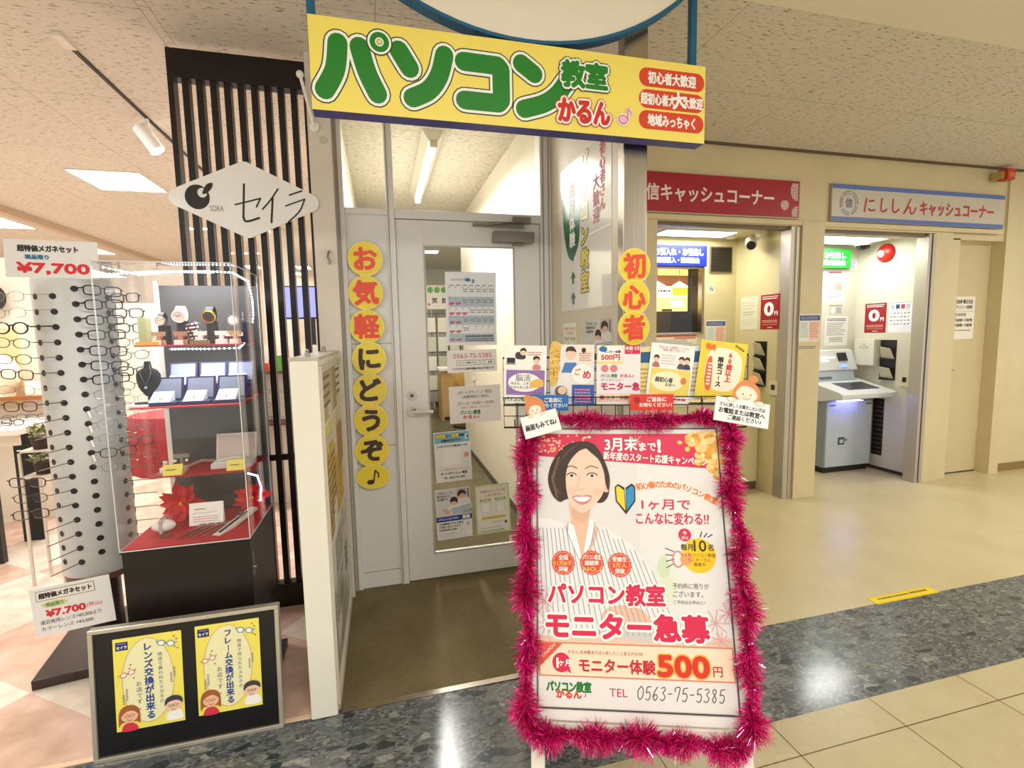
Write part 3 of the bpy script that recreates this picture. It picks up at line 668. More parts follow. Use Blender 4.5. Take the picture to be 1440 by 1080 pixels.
# the poster: grid in millimetres, y down
a = Art(594, 840, .594, .84, M('#e8e4e0', .45), t=.001, eps=.0003)
Y = lambda v: 840 - v
CR = M('#d91f4e', .45); CRD = M('#c2184a', .45)
a.poly([(0, 0), (594, 0), (594, 118), (0, 76)], CR, 2)
rr = random.Random(3)
for i in range(110):
    x, y = rr.random() * 190, rr.random() * 70
    if rr.random() < 1 - x / 230: a.ell(x, y, 2 + 4 * rr.random(), 2 + 3 * rr.random(), M('#f2b48e') if i % 3 else M('#f7d9c4'), 3, 8)
def flower(cx, cy, r, c, L):
    for k in range(7):
        t = k * 2 * PI / 7 + cx; a.ell(cx + r * .55 * math.cos(t), cy + r * .55 * math.sin(t), r * .5, r * .42, M(c[k % len(c)]), L, 14)
    a.ell(cx, cy, r * .28, r * .28, M('#fbe9a0'), L + 1, 12)
FL = ('#eaa93a', '#f1c060', '#f6d68c', '#e39a34')
for x, y, r in ((556, 28, 40), (518, 20, 26), (585, 76, 34), (548, 72, 26), (588, 18, 28), (576, 112, 20), (532, 94, 14), (476, 30, 8), (500, 52, 9), (590, 140, 14)): flower(x, y, r, FL, 3)
# print background: pale room, greenery
a.rect(0, 76, 594, 664, M('#e2e0de'), 1); a.poly([(330, 95), (594, 118), (594, 640), (330, 664)], M('#e6e5e3'), 1)
for x, y, rx, ry, c in ((405, 460, 34, 70, '#dfe5d6'), (400, 430, 20, 34, '#cfdcc0'), (410, 500, 26, 40, '#dbe4cd'), (500, 250, 90, 60, '#ebeae7')): a.ell(x, y, rx, ry, M(c), 2)
# woman: hair behind, neck, blouse, face, hair in front
HAIR = M('#3b2a22'); HAIR2 = M('#5b4233'); FSK = M('#f1d0ba'); FSK2 = M('#e8bfa6'); LIP = M('#d9868a')
a.blob([(150, Y(815)), (92, Y(800)), (50, Y(750)), (32, Y(690)), (44, Y(640)), (72, Y(614)), (104, Y(622)), (180, Y(612)), (214, Y(612)), (234, Y(640)), (238, Y(700)), (214, Y(770)), (186, Y(806))], HAIR, 3)
a.blob([(104, Y(612)), (170, Y(612)), (168, Y(548)), (196, Y(530)), (176, Y(470)), (140, Y(440)), (108, Y(500)), (86, Y(530)), (108, Y(552))], FSK2, 4)
a.blob([(112, Y(590)), (166, Y(590)), (160, Y(556)), (140, Y(545)), (118, Y(556))], M('#ddb094'), 5)
# blouse
SH = [(0, Y(560)), (60, Y(552)), (98, Y(536)), (118, Y(470)), (142, Y(432)), (166, Y(480)), (174, Y(545)), (230, Y(525)), (300, Y(480)), (350, Y(420)), (392, Y(350)), (420, Y(250)), (380, Y(200)), (0, Y(200))]
a.poly(SH, M('#ebebea'), 4)
import bisect
BS = M('#8799b4')
for k in range(-6, 34):
    x0 = 12 + k * 12.5
    pts = []
    for j in range(12):
        y = 560 - j * 32; x = x0 + j * (2.0 + k * .45)
        pts.append((x, Y(y)))
    keep = []
    for (x, y) in pts:
        top = None
        # inside the blouse outline?
        ins = False; n = len(SH)
        for i in range(n):
            (x1, y1), (x2, y2) = SH[i], SH[(i + 1) % n]
            if (y1 > y) != (y2 > y) and x < (x2 - x1) * (y - y1) / (y2 - y1) + x1: ins = not ins
        if ins: keep.append((x, y))
        else:
            if len(keep) > 1: a.stroke(keep, 2.2, BS, 5, cap=False)
            keep = []
    if len(keep) > 1: a.stroke(keep, 2.2, BS, 5, cap=False)
a.poly([(98, Y(548)), (116, Y(536)), (140, Y(436)), (128, Y(432)), (96, Y(512))], M('#fbfbfa'), 6); a.poly([(168, Y(560)), (186, Y(548)), (168, Y(470)), (142, Y(432)), (150, Y(470))], M('#fbfbfa'), 6)
a.stroke([(98, Y(548)), (96, Y(512)), (130, Y(432))], 2, BS, 7); a.stroke([(186, Y(548)), (172, Y(480)), (142, Y(430))], 2, BS, 7)
# head
a.ell(226, Y(668), 14, 24, FSK2, 4)
a.blob([(96, Y(720)), (92, Y(680)), (98, Y(630)), (112, Y(598)), (138, Y(578)), (158, Y(582)), (190, Y(608)), (214, Y(640)), (226, Y(690)), (222, Y(740)), (196, Y(778)), (150, Y(790)), (112, Y(768))], FSK, 6, 7)
a.ell(112, Y(648), 15, 12, M('#f0c4ac'), 7); a.ell(196, Y(645), 16, 12, M('#f0c4ac'), 7)
for x, w in ((112, 14), (180, 16)):
    a.blob([(x - w, Y(698)), (x - w / 2, Y(703)), (x + w / 2, Y(703)), (x + w, Y(697)), (x, Y(694))], M('#efe0d6'), 8); a.ell(x, Y(698.6), 5.5, 4.2, M('#2b1c16'), 9)
    a.stroke(smooth_loop([(x - w - 1, Y(700)), (x - w / 2, Y(707)), (x + w / 2, Y(707)), (x + w + 2, Y(700))], 4, False), 3, M('#4a342a'), 9)
    a.stroke(smooth_loop([(x - w - 5, Y(722)), (x - 3, Y(731)), (x + w + 4, Y(724))], 5, False), 3.6, M('#8a6a58'), 8)
a.stroke(smooth_loop([(139, Y(700)), (134, Y(670)), (128, Y(657)), (140, Y(652)), (154, Y(656))], 5, False), 2.0, M('#dcb096'), 8)
a.blob([(112, Y(629)), (130, Y(634)), (146, Y(632)), (160, Y(635)), (178, Y(631)), (166, Y(612)), (146, Y(603)), (126, Y(611))], LIP, 8); a.blob([(118, Y(627)), (146, Y(629)), (172, Y(628)), (162, Y(617)), (146, Y(613)), (130, Y(616))], PWHITE, 9)
a.blob([(196, Y(800)), (150, Y(812)), (96, Y(796)), (56, Y(744)), (36, Y(684)), (46, Y(636)), (72, Y(612)), (86, Y(626)), (84, Y(660)), (92, Y(700)), (104, Y(742)), (134, Y(778)), (160, Y(790))], HAIR, 10, 7)
a.blob([(150, Y(806)), (182, Y(802)), (212, Y(772)), (237, Y(704)), (234, Y(650)), (224, Y(676)), (220, Y(712)), (204, Y(752)), (172, Y(782))], HAIR, 10, 7)
for k in range(7):
    a.stroke(smooth_loop([(140 - k * 4, Y(806 - k * 3)), (88 - k * 4, Y(770 - k * 6)), (56 - k * 1, Y(700 - k * 4)), (58 + k * 3, Y(634 + k))], 6, False), 1.8, HAIR2, 11)
a.stroke([(62, Y(626)), (46, Y(690)), (70, Y(760))], 5, M('#7a5b42'), 11)
# laptop and desk at the foot of the picture
a.poly([(0, 640), (594, 630), (594, 664), (0, 664)], M('#e6c9b4'), 3); a.poly([(180, 634), (330, 650), (480, 628), (470, 610), (200, 606)], M('#cfcbc9'), 5); a.blob([(210, 560), (270, 545), (330, 560), (350, 600), (280, 615), (200, 604)], FSK2, 5)
for cx, cy, r in ((26, 610, 46), (20, 540, 30), (548, 590, 40), (590, 560, 30), (560, 640, 26)):
    for k in range(9):
        t = k * 2 * PI / 9; a.stroke([(cx, cy), (cx + r * math.cos(t), cy + r * math.sin(t))], 3, M('#e2a9ae'), 5)
# headline words
a.text('3月末', 280, 36, 50, PWHITE, 12, w=106, bold=.03); a.text('まで', 368, 44, 34, PWHITE, 12, w=54, bold=.03); a.text('!', 406, 40, 60, PWHITE, 12, bold=.05)
for k in range(8): a.stroke([(330 + 5 * math.cos(k * PI / 4), 26 + 5 * math.sin(k * PI / 4)), (330 + (24 if k % 2 else 15) * math.cos(k * PI / 4), 26 + (24 if k % 2 else 15) * math.sin(k * PI / 4))], 2, M('#fbe3d0'), 7)
a.text('新年度のスタート応援キャンペーン', 390, 84, 31, PWHITE, 12, w=340, bold=.025, rot=3.5)
# beginner leaf mark
a.poly([(286, Y(660)), (288, Y(574)), (256, Y(616)), (254, Y(662)), (266, Y(672))], INK, 5); a.poly([(290, Y(660)), (288, Y(574)), (320, Y(616)), (322, Y(664)), (310, Y(674))], INK, 5)
a.poly([(284, Y(652)), (286, Y(586)), (260, Y(618)), (258, Y(660)), (266, Y(666))], M('#e9d42c'), 6); a.poly([(291, Y(652)), (290, Y(586)), (316, Y(618)), (318, Y(660)), (309, Y(667))], M('#2f8fc4'), 6)
msg = '初心者のためのパソコン教室'
for i, c in enumerate(msg):
    t = i / (len(msg) - 1); x = 334 + t * 240; y = Y(664 - 44 * t + 26 * math.sin(t * PI)); a.text(c, x, y, 25, M('#ef7a2a'), 5, bold=.04, rot=-16 + 44 * t, out=[(.09, PWHITE)])
a.text('1ヶ月で', 418, Y(607), 38, CR, 5, w=156, bold=.02); a.text('こんなに変わる!?', 436, Y(562), 42, CR, 5, w=232, bold=.02)
a.ell(512, Y(449), 53, 53, M('#f2c911'), 5); a.ell(472, Y(512), 20, 20, CR, 6); a.text('今', 472, Y(518), 15, PWHITE, 7, bold=.02); a.text('回は', 472, Y(503), 12, PWHITE, 7)
a.text('毎月', 476, Y(474), 22, INK, 6, bold=.02); a.text('10', 517, Y(480), 50, INK, 7, w=38, bold=.01); a.text('名', 550, Y(474), 22, INK, 6, bold=.02)
for k, t in enumerate(('1ヶ月パソコン教室', 'モニターさん', '募集中')): a.text(t, 512, Y(450 - 14 * k), 13, M('#7a4f10'), 8)
for k in range(4): a.stroke([(408, Y(410 + 20 * k)), (434, Y(424 + 12 * k))], 2.4, M('#3a3434'), 5)
a.ring(446, Y(437), 18, 26, 4, M('#d98078'), 5); a.blob([(456, Y(446)), (482, Y(458)), (490, Y(432)), (470, Y(418)), (456, Y(428))], M('#f1a264'), 6)
for k in range(3): a.stroke([(520 + k * 12, Y(506)), (526 + k * 16, Y(522 - k * 4))], 3, INK, 5)
SEAL = M('#e2492f')
for (x, y), tt in zip(((80, 419), (172, 421), (261, 416)), (('全国', '11万6千', '突破'), ('パソコン教室', '継続率', 'NO.1'), ('受講生', '3万人', '突破'))):
    a.seal(x, Y(y), 36, SEAL, 8); a.ring(x, Y(y), 33, 33, 1.5, M('#f5c0a8'), 9)
    for k, t in enumerate(tt):
        big = k == 1
        a.text(t, x, Y(y + 17 - 18 * k), 17, M('#f7d27a') if (big and x != 172) or (x == 172 and k == 2) else PWHITE, 9, w=min(56, 15 * len(t)), bold=.02)
for k, (t, s_) in enumerate((('予約枠に限りが', 112), ('ございます。', 92), ('ご予約はお早めに！', 96))): a.text(t, 424, Y(356 - 24 * k), 20 if k < 2 else 13, M('#6f5a58'), 5, al='l', w=s_)
a.text('パソコン教室', 214, Y(325), 68, CR, 9, w=366, bold=.04, out=[(.08, PWHITE)], k=12); a.text('モニター急募', 275, Y(231), 84, CR, 9, w=500, bold=.045, out=[(.085, PWHITE)], k=12)
# price band and foot
a.rect(0, Y(182), 594, Y(84), M('#e4805f'), 4); a.rect(4, Y(178), 590, Y(88), M('#fbe0c6'), 5); a.poly([(4, Y(178)), (74, Y(178)), (4, Y(112))], M('#e2583e'), 6); a.text('COUPON', 30, Y(158), 13, PWHITE, 7, w=52, rot=-42)
a.text('かるん♪を体験または入会したことある方もOK', 207, Y(155), 13, M('#9a3a2a'), 7, w=232); a.ell(70, Y(124), 28, 28, CR, 7); a.poly([(82, Y(104)), (100, Y(94)), (94, Y(116))], CR, 7)
a.text('1', 58, Y(124), 40, PWHITE, 8, bold=.04); a.text('ヶ月', 80, Y(124), 22, PWHITE, 8, bold=.03)
a.text('モニター体験', 241, Y(118), 44, M('#c8242b'), 7, w=232, bold=.03); a.text('500', 442, Y(127), 84, M('#d9331f'), 7, w=150, bold=.045, out=[(.05, M('#f6b23a'))]); a.text('円', 543, Y(114), 34, M('#c8502b'), 7, bold=.02)
a.rect(0, Y(84), 594, 840, M('#e8e4e2'), 4); a.text('パソコン教室', 92, Y(56), 32, GREEN, 6, w=136, bold=.05); a.text('かるん', 92, Y(36), 28, M('#d3481b'), 6, w=76, bold=.05); a.text('♪', 142, Y(37), 24, M('#d12a86'), 6)
a.text('TEL', 243, Y(46), 34, CRD, 6, w=54)
# handwritten number
HW = {'0': [[(.5, 0), (.1, .3), (.1, .75), (.45, 1), (.85, .7), (.85, .25), (.5, 0)]], '5': [[(.3, .05), (.2, .45), (.6, .4), (.85, .65), (.6, 1), (.15, .92)], [(.3, .05), (.85, .0)]],
      '6': [[(.75, 0), (.3, .4), (.15, .8), (.5, 1), (.8, .75), (.5, .55), (.2, .75)]], '3': [[(.2, .1), (.6, 0), (.8, .2), (.45, .45), (.85, .7), (.5, 1), (.1, .9)]], '-': [[(.15, .5), (.8, .48)]],
      '7': [[(.15, .3), (.15, .05), (.85, .02), (.5, 1)]], '8': [[(.75, .12), (.4, .02), (.25, .25), (.75, .7), (.55, 1), (.2, .8), (.6, .4), (.75, .12)]]}
x = 298
for ch in '0563-75-5385':
    w = 17 if ch == '-' else 19
    for sk in HW[ch]:
        q = [(x + u * w + (1 - v) * 5, Y(66) + v * 37) for u, v in sk]
        a.stroke(smooth_loop(q, 4, False) if len(q) > 2 else q, 2.6, M('#4a4644'), 6)
    x += w + 3.2
po = a.put('poster', (0, -.0025, ZB), parent=st, local=True, label='campaign poster with a smiling short-haired woman in a striped blouse')

# tinsel garland wound round the board
MAGM = [M('#ff1c9c', .25, .35, name='tinsel_magenta'), M('#b00848', .3, .35, name='tinsel_depth'), M('#ff90d2', .12, .9, name='tinsel_glint')]  # one foil: glints painted as pink strands, shaded depth as crimson ones
path = [(-.33, .40), (-.325, .455), (-.27, .475), (-.16, .468), (0, .462), (.15, .466), (.26, .476), (.335, .45), (.338, .36), (.325, .22), (.345, .10), (.332, -.02), (.342, -.14), (.332, -.26), (.336, -.38), (.318, -.468), (.25, -.51), (.16, -.492), (.08, -.498), (0, -.485), (-.1, -.492), (-.2, -.486), (-.29, -.492), (-.335, -.45), (-.338, -.33), (-.326, -.22), (-.34, -.1), (-.33, .02), (-.345, .12), (-.332, .22), (-.342, .32)]
loop = smooth_loop(path, 8)
tn = MB(); core = [(x, -.018 + .012 * math.sin(i * .9), ZB + z) for i, (x, z) in enumerate(loop)]
tn.tube(core, .004, MAGM[1], 5, closed=True)
rt_ = random.Random(11); nl = len(core)
for i in range(21000):
    t = rt_.random() * nl; i0 = int(t) % nl; f = t - int(t); c = Vector(core[i0]).lerp(Vector(core[(i0 + 1) % nl]), f)
    d = (Vector(core[(i0 + 1) % nl]) - Vector(core[i0])).normalized()
    u = d.orthogonal().normalized(); w = d.cross(u); ph = rt_.random() * 2 * PI
    o = (u * math.cos(ph) + w * math.sin(ph) + d * rt_.uniform(-.7, .7)).normalized()
    if o.y > .25: o.y *= -.6; o.normalize()
    sag = .85 + .30 * math.sin(t * .55) + .12 * math.sin(t * .21 + 1)
    if c.z < .25 * ZB: sag *= 1.15
    if c.z > 1.55 * ZB: sag *= .78
    L = (.034 + .022 * rt_.random()) * sag; hw = .0008 + .0006 * rt_.random()
    side = o.cross(Vector((rt_.uniform(-1, 1), rt_.uniform(-1, 1), rt_.uniform(-1, 1)))).normalized() * hw
    mid = c + o * L * .55 + Vector((rt_.uniform(-1, 1), rt_.uniform(-1, 1), rt_.uniform(-1, 1))) * .003
    tip = c + o * L + Vector((0, 0, -.004))
    tn.add([c - side, c + side, mid + side, mid - side, tip + side * .4, tip - side * .4], [(0, 1, 2, 3), (3, 2, 4, 5)], MAGM[rt_.choice((0, 0, 1, 1, 2))])
tobj = tn.build('tinsel_garland', centre=False)
tobj.matrix_world = Matrix.Translation(PC - pv * ZB) @ ROTP
tag(tobj, 'shiny magenta tinsel garland wound around the poster stand', 'tinsel')

def onboard(u, v, w): return PC + pu * u + pv * v - pn_ * w * math.cos(PLEAN) + Vector((0, 0, w * math.sin(PLEAN)))
# two cut-out cards with a drawn girl stuck on the corners of the stand
SK2 = M('#fbe7cf'); HR2 = M('#d98a52'); LN = M('#8a5a3c')
a = Art(126, 76, .126, .076, PWHITE, t=.002)
a.rrect(0, 0, 126, 76, 3, M('#c9c2ba'), 1); a.rrect(1.5, 1.5, 124.5, 74.5, 3, PWHITE, 2)
a.prism([(x / 126 * .126 - .063, .038 - y / 76 * .076) for x, y in smooth_loop([(34, 4), (26, -22), (34, -48), (50, -60), (70, -58), (90, -36), (92, -10), (86, 4)], 5)], .0, .002, HR2)
a.ell(42, -58, 13, 12, HR2, 1); a.ell(56, -14, 23, 20, SK2, 1); a.blob([(32, -8), (34, -34), (56, -42), (80, -32), (82, -8), (76, -20), (62, -28), (44, -26)], HR2, 2)
for x in (48, 64): a.stroke([(x - 3, -10), (x, -13), (x + 3, -10)], 1.6, LN, 3)
a.stroke(smooth_loop([(52, -3), (56, 0), (61, -3)], 4, False), 1.4, LN, 3)
for x in (38, 76): a.ell(x, 5, 9, 6, SK2, 3); a.ring(x, 5, 9, 6, .8, LN, 4)
a.text('画面もみてね♪', 63, 42, 23, INK, 4, w=106, bold=.03)
a.put('girl_card', onboard((-10 - 287) / 1000 + .01, .447, .062), PYAW, PLEAN, roll=-.27, label='small white card with drawn girl on the upper left corner of the stand', cat='card')
a = Art(172, 82, .172, .082, PWHITE, t=.002)
a.rrect(0, 0, 172, 82, 4, M('#c9b8a6'), 1); a.rrect(1.5, 1.5, 170.5, 80.5, 4, PWHITE, 2)
a.prism([(x / 172 * .172 - .086, .041 - y / 82 * .082) for x, y in smooth_loop([(58, 4), (56, -34), (74, -62), (104, -68), (130, -50), (138, -20), (132, 4)], 5)], 0, .002, HR2)
a.ell(112, -76, 15, 13, HR2, 1); a.ell(96, -26, 36, 32, SK2, 1); a.blob([(58, -20), (64, -52), (96, -64), (132, -46), (134, -8), (126, -30), (108, -46), (78, -46)], HR2, 2)
for x in (84, 108): a.ell(x, -20, 2, 3.2, LN, 3)
a.stroke(smooth_loop([(86, -8), (96, -3), (106, -8)], 4, False), 1.6, LN, 3); a.stroke([(96, -18), (95, -14)], 1.2, LN, 3)
for x in (50, 138): a.ell(x, 4, 15, 9, SK2, 3); a.ring(x, 4, 15, 9, .9, LN, 4)
a.text('さらに詳しくお聞きしたい方は', 86, 24, 15, INK, 4, w=142, bold=.02); a.text('お電話または教室へ', 86, 44, 20, INK, 4, w=144, bold=.03); a.text('ご連絡ください♪', 96, 64, 18, INK, 4, w=104, bold=.02)
a.put('girl_card', onboard(.367, .482, .066), PYAW, PLEAN, roll=.19, label='larger white card with drawn bun-haired girl on the upper right corner of the stand', cat='card')

# ================================================================ BROCHURE RACK behind the stand
RO = Vector((.44, 1.80, 0))
rk = thing('brochure_rack', 'black wire rack stand holding brochures behind the poster stand', 'rack', RO, rot=Matrix.Rotation(-PYAW, 4, 'Z'))
BW = M('#1b1a1c', .4)
m = MB()
m.tube([(-.006, .022, 1.045), (.885, .022, 1.045), (.885, .022, 1.31), (-.006, .022, 1.31)], .004, BW, 6, closed=True)
for k in range(1, 17): m.cyl((-.006 + k * .0524, .022, 1.045), (-.006 + k * .0524, .022, 1.31), .0018, BW, n=5)
for k in range(1, 6): m.cyl((-.006, .022, 1.045 + k * .0442), (.885, .022, 1.045 + k * .0442), .0018, BW, n=5)
m.build('wire_grid', rk, local=True)
m = MB()
for z, y in ((1.135, -.02), (1.165, -.028), (1.135, .018)): m.cyl((-.004, y, z), (.90, y, z), .0022, BW, n=6)
for x in (0, .17, .336, .505, .71, .89): m.tube([(x, .02, 1.135), (x, -.022, 1.135), (x, -.028, 1.165)], .002, BW, 5)
m.build('brochure_pocket', rk, local=True)
for x in (.085, .845):
    MB().tube([(x, .026, .03), (x, .026, 1.31)], .008, BW, 8).build('leg', rk, local=True)
    MB().tube([(x, -.12, .012), (x, .20, .012)], .010, BW, 8).build('foot', rk, local=True)
def rackpos(x, z, w=.0): return RO + pu * x - pn_ * w + Vector((0, 0, z))
def brochure(name, label, x0, x1, z0, z1, art, w=.004, roll=0, lean=.05, cat='brochure', group='brochures in the wire rack'):
    return art.put(name, rackpos((x0 + x1) / 2, (z0 + z1) / 2, w), PYAW, lean, roll, label=label, cat=cat, group=group)
a = Art(225, 305, .157, .214, PWHITE)
a.rrect(14, 66, 58, 94, 3, M('#2b2a2e'), 2); a.rect(10, 96, 62, 101, M('#55545a'), 2); a.blob([(62, 40), (90, 36), (112, 52), (108, 72), (64, 70)], M('#3f3c44'), 2); a.ell(100, 36, 16, 17, SKIN, 3); a.blob([(84, 32), (92, 16), (112, 16), (118, 34), (104, 26)], M('#2d211c'), 4)
a.ell(172, 80, 16, 18, SKIN, 2); a.blob([(154, 76), (160, 58), (184, 58), (190, 78), (176, 68)], M('#2d211c'), 3); a.blob([(152, 126), (158, 102), (188, 102), (194, 126)], M('#d98a8a'), 2); a.lines(122, 34, 205, 2, 12, M('#d78a92'), 2, .5, .2, 9)
VI = M('#7b4fa0'); a.rect(12, 130, 216, 262, VI, 1)
for k in range(18): a.rect(12 + k * 11.5, 130, 17 + k * 11.5, 262, M('#a98cc4'), 2)
for k in range(11): a.rect(12, 132 + k * 12, 216, 136 + k * 12, M('#a98cc4'), 2)
a.ell(110, 196, 88, 50, PWHITE, 3); a.text('脳活', 102, 172, 40, INK, 4, w=78); a.text('今さら、こそ', 84, 202, 17, INK, 4, bold=.02); a.text('わからない方へ', 92, 222, 17, INK, 4, bold=.02)
a.blob([(138, 196), (180, 176), (208, 184), (206, 216), (150, 222)], M('#efc15a'), 4); a.text('パソコン教室', 74, 284, 24, GREEN, 2, bold=.04); a.rect(130, 268, 216, 276, M('#d6506a'), 2)
brochure('brochure', 'white brochure with purple check panel, leftmost in the rack', .0, .157, 1.143, 1.357, a, roll=.03)
a = Art(240, 320, .16, .22, M('#d9dde2'))
a.blob([(0, 0), (60, 0), (70, 80), (40, 200), (0, 210)], M('#e5bd5a'), 1)
rr = random.Random(5)
for i in range(60): a.ell(rr.random() * 52, rr.random() * 190, 4, 4, M(rr.choice(['#f7e09a', '#b9772f', '#d69a3c'])), 2, 8)
a.poly([(60, 0), (240, 0), (240, 320), (50, 320), (40, 200)], M('#eceae8'), 1); a.ell(112, 50, 28, 32, SKIN, 3); a.blob([(84, 40), (92, 14), (126, 12), (142, 40), (128, 36), (100, 34)], M('#4a3226'), 4); a.poly([(60, 150), (80, 96), (140, 96), (160, 150)], M('#4e7fc4'), 3)
a.rect(150, 6, 238, 96, M('#f3e7d6'), 3); a.ell(182, 30, 12, 14, M('#3a2a26'), 4); a.lines(158, 44, 230, 4, 12, M('#c9848c'), 4, .5, .2, 10)
a.ell(176, 156, 60, 54, PWHITE, 4); a.text('め', 200, 160, 52, RED, 5, bold=.03); a.text('ご', 150, 146, 40, ORANGE, 5, bold=.03); a.ell(60, 250, 34, 30, M('#7a5a4a'), 4); a.ell(66, 246, 24, 22, SKIN, 5)
a.rect(120, 214, 240, 320, M('#2f5fb0'), 5); a.lines(134, 236, 226, 5, 16, M('#e98aa0'), 6, .55, .1, 12)
brochure('brochure', 'photo brochure of a laughing person with blue corner, second from left in the rack', .172, .332, 1.137, 1.357, a, roll=.02)
a = Art(235, 310, .158, .216, M('#f2eeee'))
a.rect(150, 0, 232, 46, CR, 1); a.text('体験 3月', 190, 16, 22, PWHITE, 2, w=74, bold=.02); a.text('ーン', 178, 34, 16, PWHITE, 2); a.rect(4, 0, 140, 96, M('#f4e08a'), 2); a.rect(8, 4, 136, 84, PWHITE, 3); a.ell(34, 20, 22, 15, M('#2f74b8'), 4); a.text('モニター体験', 84, 34, 16, INK, 4, bold=.03); a.text('500円', 74, 62, 36, M('#d9402f'), 4, w=100, bold=.04)
for x in (44, 92): a.seal(x, 122, 19, M('#dd8a8a'), 2)
a.text('パソコン教室', 66, 160, 20, GREEN, 2, w=88, bold=.03); a.text('かるん♪', 162, 160, 20, RED, 2, w=74, bold=.03); a.text('ポートタウンミュー', 84, 182, 17, INK, 2, w=118); a.text('モニター急', 128, 216, 46, M('#c72a5c'), 2, w=206, bold=.04)
a.rect(14, 252, 226, 296, M('#fbe0c6'), 2); a.text('モニター体験 5', 110, 274, 22, M('#c8402b'), 3, w=160, bold=.03); a.ell(28, 274, 11, 11, CR, 3)
brochure('brochure', 'pink lettered monitor campaign brochure in the middle of the rack', .341, .499, 1.136, 1.352, a, roll=.012)
a = Art(230, 305, .155, .214, PWHITE)
a.text('「自分に合った説明をしてくれる」', 120, 18, 15, M('#b85a5a'), 2, w=160); a.text('「気軽に聞けて良かった」', 120, 32, 15, M('#b85a5a'), 2, w=118)
for x, c in ((34, '#b9766a'), (166, '#5a5356'), (196, '#39465f')): a.ell(x, 82, 13, 15, SKIN, 3); a.blob([(x - 15, 78), (x - 8, 62), (x + 10, 62), (x + 15, 80), (x, 72)], M('#4a342a'), 4); a.blob([(x - 18, 122), (x - 10, 98), (x + 10, 98), (x + 20, 122)], M(c), 2)
a.lines(60, 58, 140, 4, 14, M('#d8b4b4'), 2, .25, .2); a.rect(14, 128, 222, 262, M('#f2dd6a'), 1); a.ell(104, 192, 84, 52, M('#fdf6cf'), 2); a.text('超初心者', 86, 186, 28, INK, 3, w=92, bold=.03); a.text('の方へ', 122, 210, 20, INK, 3, w=52, bold=.02)
a.ell(188, 184, 16, 18, M('#d98a4a'), 3); a.lines(24, 276, 216, 1, 16, M('#d6506a'), 2, .6, .05, 18)
brochure('brochure', 'white and yellow beginners brochure, second from right in the rack', .527, .682, 1.137, 1.354, a, roll=-.085 + .2)
a = Art(240, 305, .162, .207, M('#f3d94a'))
a.blob([(50, 60), (100, 34), (180, 44), (222, 100), (214, 210), (160, 260), (80, 250), (36, 180)], M('#fdf8df'), 1)
a.text('特典', 52, 34, 36, M('#ef7a2a'), 2, w=52, bold=.05, rot=10); a.text('¥¥¥¥', 200, 26, 20, INK, 2, w=56, rot=28)
a.vtext('60歳以上', 158, 50, 34, M('#e0403a'), 3, 32, bold=.04); a.vtext('限定コース', 112, 80, 32, INK, 3, 32, bold=.04); a.blob([(44, 100), (66, 92), (78, 240), (56, 260), (40, 200)], M('#ef6a3a'), 2); a.lines(50, 116, 70, 7, 18, PWHITE, 3, .5, .1)
brochure('brochure', 'yellow over-sixties course brochure tilted at the right end of the rack', .700, .862, 1.150, 1.360, a, roll=.13, w=.010)
for x0, x1, c, lab in ((.486, .56, '#e9dfa0', 'pale yellow brochure edge peeking out behind the beginners brochure'), (.652, .735, '#dfe6ea', 'pale blue brochure edge peeking out between the two rightmost brochures')):
    a = Art(80, 200, x1 - x0, .195, M(c)); a.rect(0, 20, 80, 60, M('#2c5a8c'), 1); a.lines(8, 80, 74, 6, 16, M('#c9a23a'), 2, .5, .1, 12)
    brochure('brochure', lab, x0, x1, 1.15, 1.345, a, w=-.004, roll=-.03)
# name slips stuck on the pocket
for x0, x1, c, lab in ((.093, .237, '#2b78c0', 'blue take-one slip on the left of the brochure rack'), (.458, .611, '#e8432f', 'red take-one slip on the right of the brochure rack')):
    a = Art(150, 58, x1 - x0, .058, M(c), t=.0015)
    a.text('ご自由に', 92, 18, 19, PWHITE, 2, w=66, bold=.04); a.text('お持ちください！', 88, 38, 17, PWHITE, 2, w=112, bold=.04)
    a.ell(24, 20, 12, 12, M('#f0a54a') if 'blue' in lab else M('#b92a1c'), 1)
    a.put('take_one_slip', rackpos((x0 + x1) / 2, 1.146, .034), PYAW, .05, label=lab, cat='sign', group='take-one slips on the brochure rack')
# ================================================================ SLAT SCREEN AND SHOP SIGN
DARKW = mottled('dark_stained_wood', '#120b09', '#1c120e', 4, .35, .4); SLATLIT = mottled('slat_side_lit', '#8a7461', '#97806c', 4, .5)
sl = thing('slat_screen', 'tall dark slatted wooden screen at the edge of the optical shop', 'screen', (-.59, 2.74, 0))
SX0, SX1 = -.888, -.301
Box('frame_post', (SX0, SX0 + .023, 2.705, 2.765, 0, 2.722), DARKW, sl); Box('frame_post', (SX1 - .010, SX1, 2.705, 2.765, 0, 2.722), DARKW, sl)
Box('top_rail', (SX0 + .023, SX1 - .010, 2.705, 2.765, 2.595, 2.722), DARKW, sl); Box('bottom_rail', (SX0 + .023, SX1 - .010, 2.705, 2.765, 0, .125), DARKW, sl)
Box('middle_rail', (SX0 + .023, SX1 - .010, 2.735, 2.755, .775, .806), DARKW, sl)
for k in range(9):
    x = SX0 + .055 + k * .0578
    MB().box(x, x + .028, 2.712, 2.728, .125, 2.595, DARKW).box(x, x + .0275, 2.728, 2.758, .125, 2.595, M('#4a3a30', .5)).build('slat', sl)  # rear part lighter brown: light on the slat sides put into the colour
ds = thing('shop_diamond_sign', 'white diamond-shaped shop sign with black lettering on the dark slats', 'sign', (-.592, 2.69, 1.90))
W2, H2 = .335, .182
pts = []
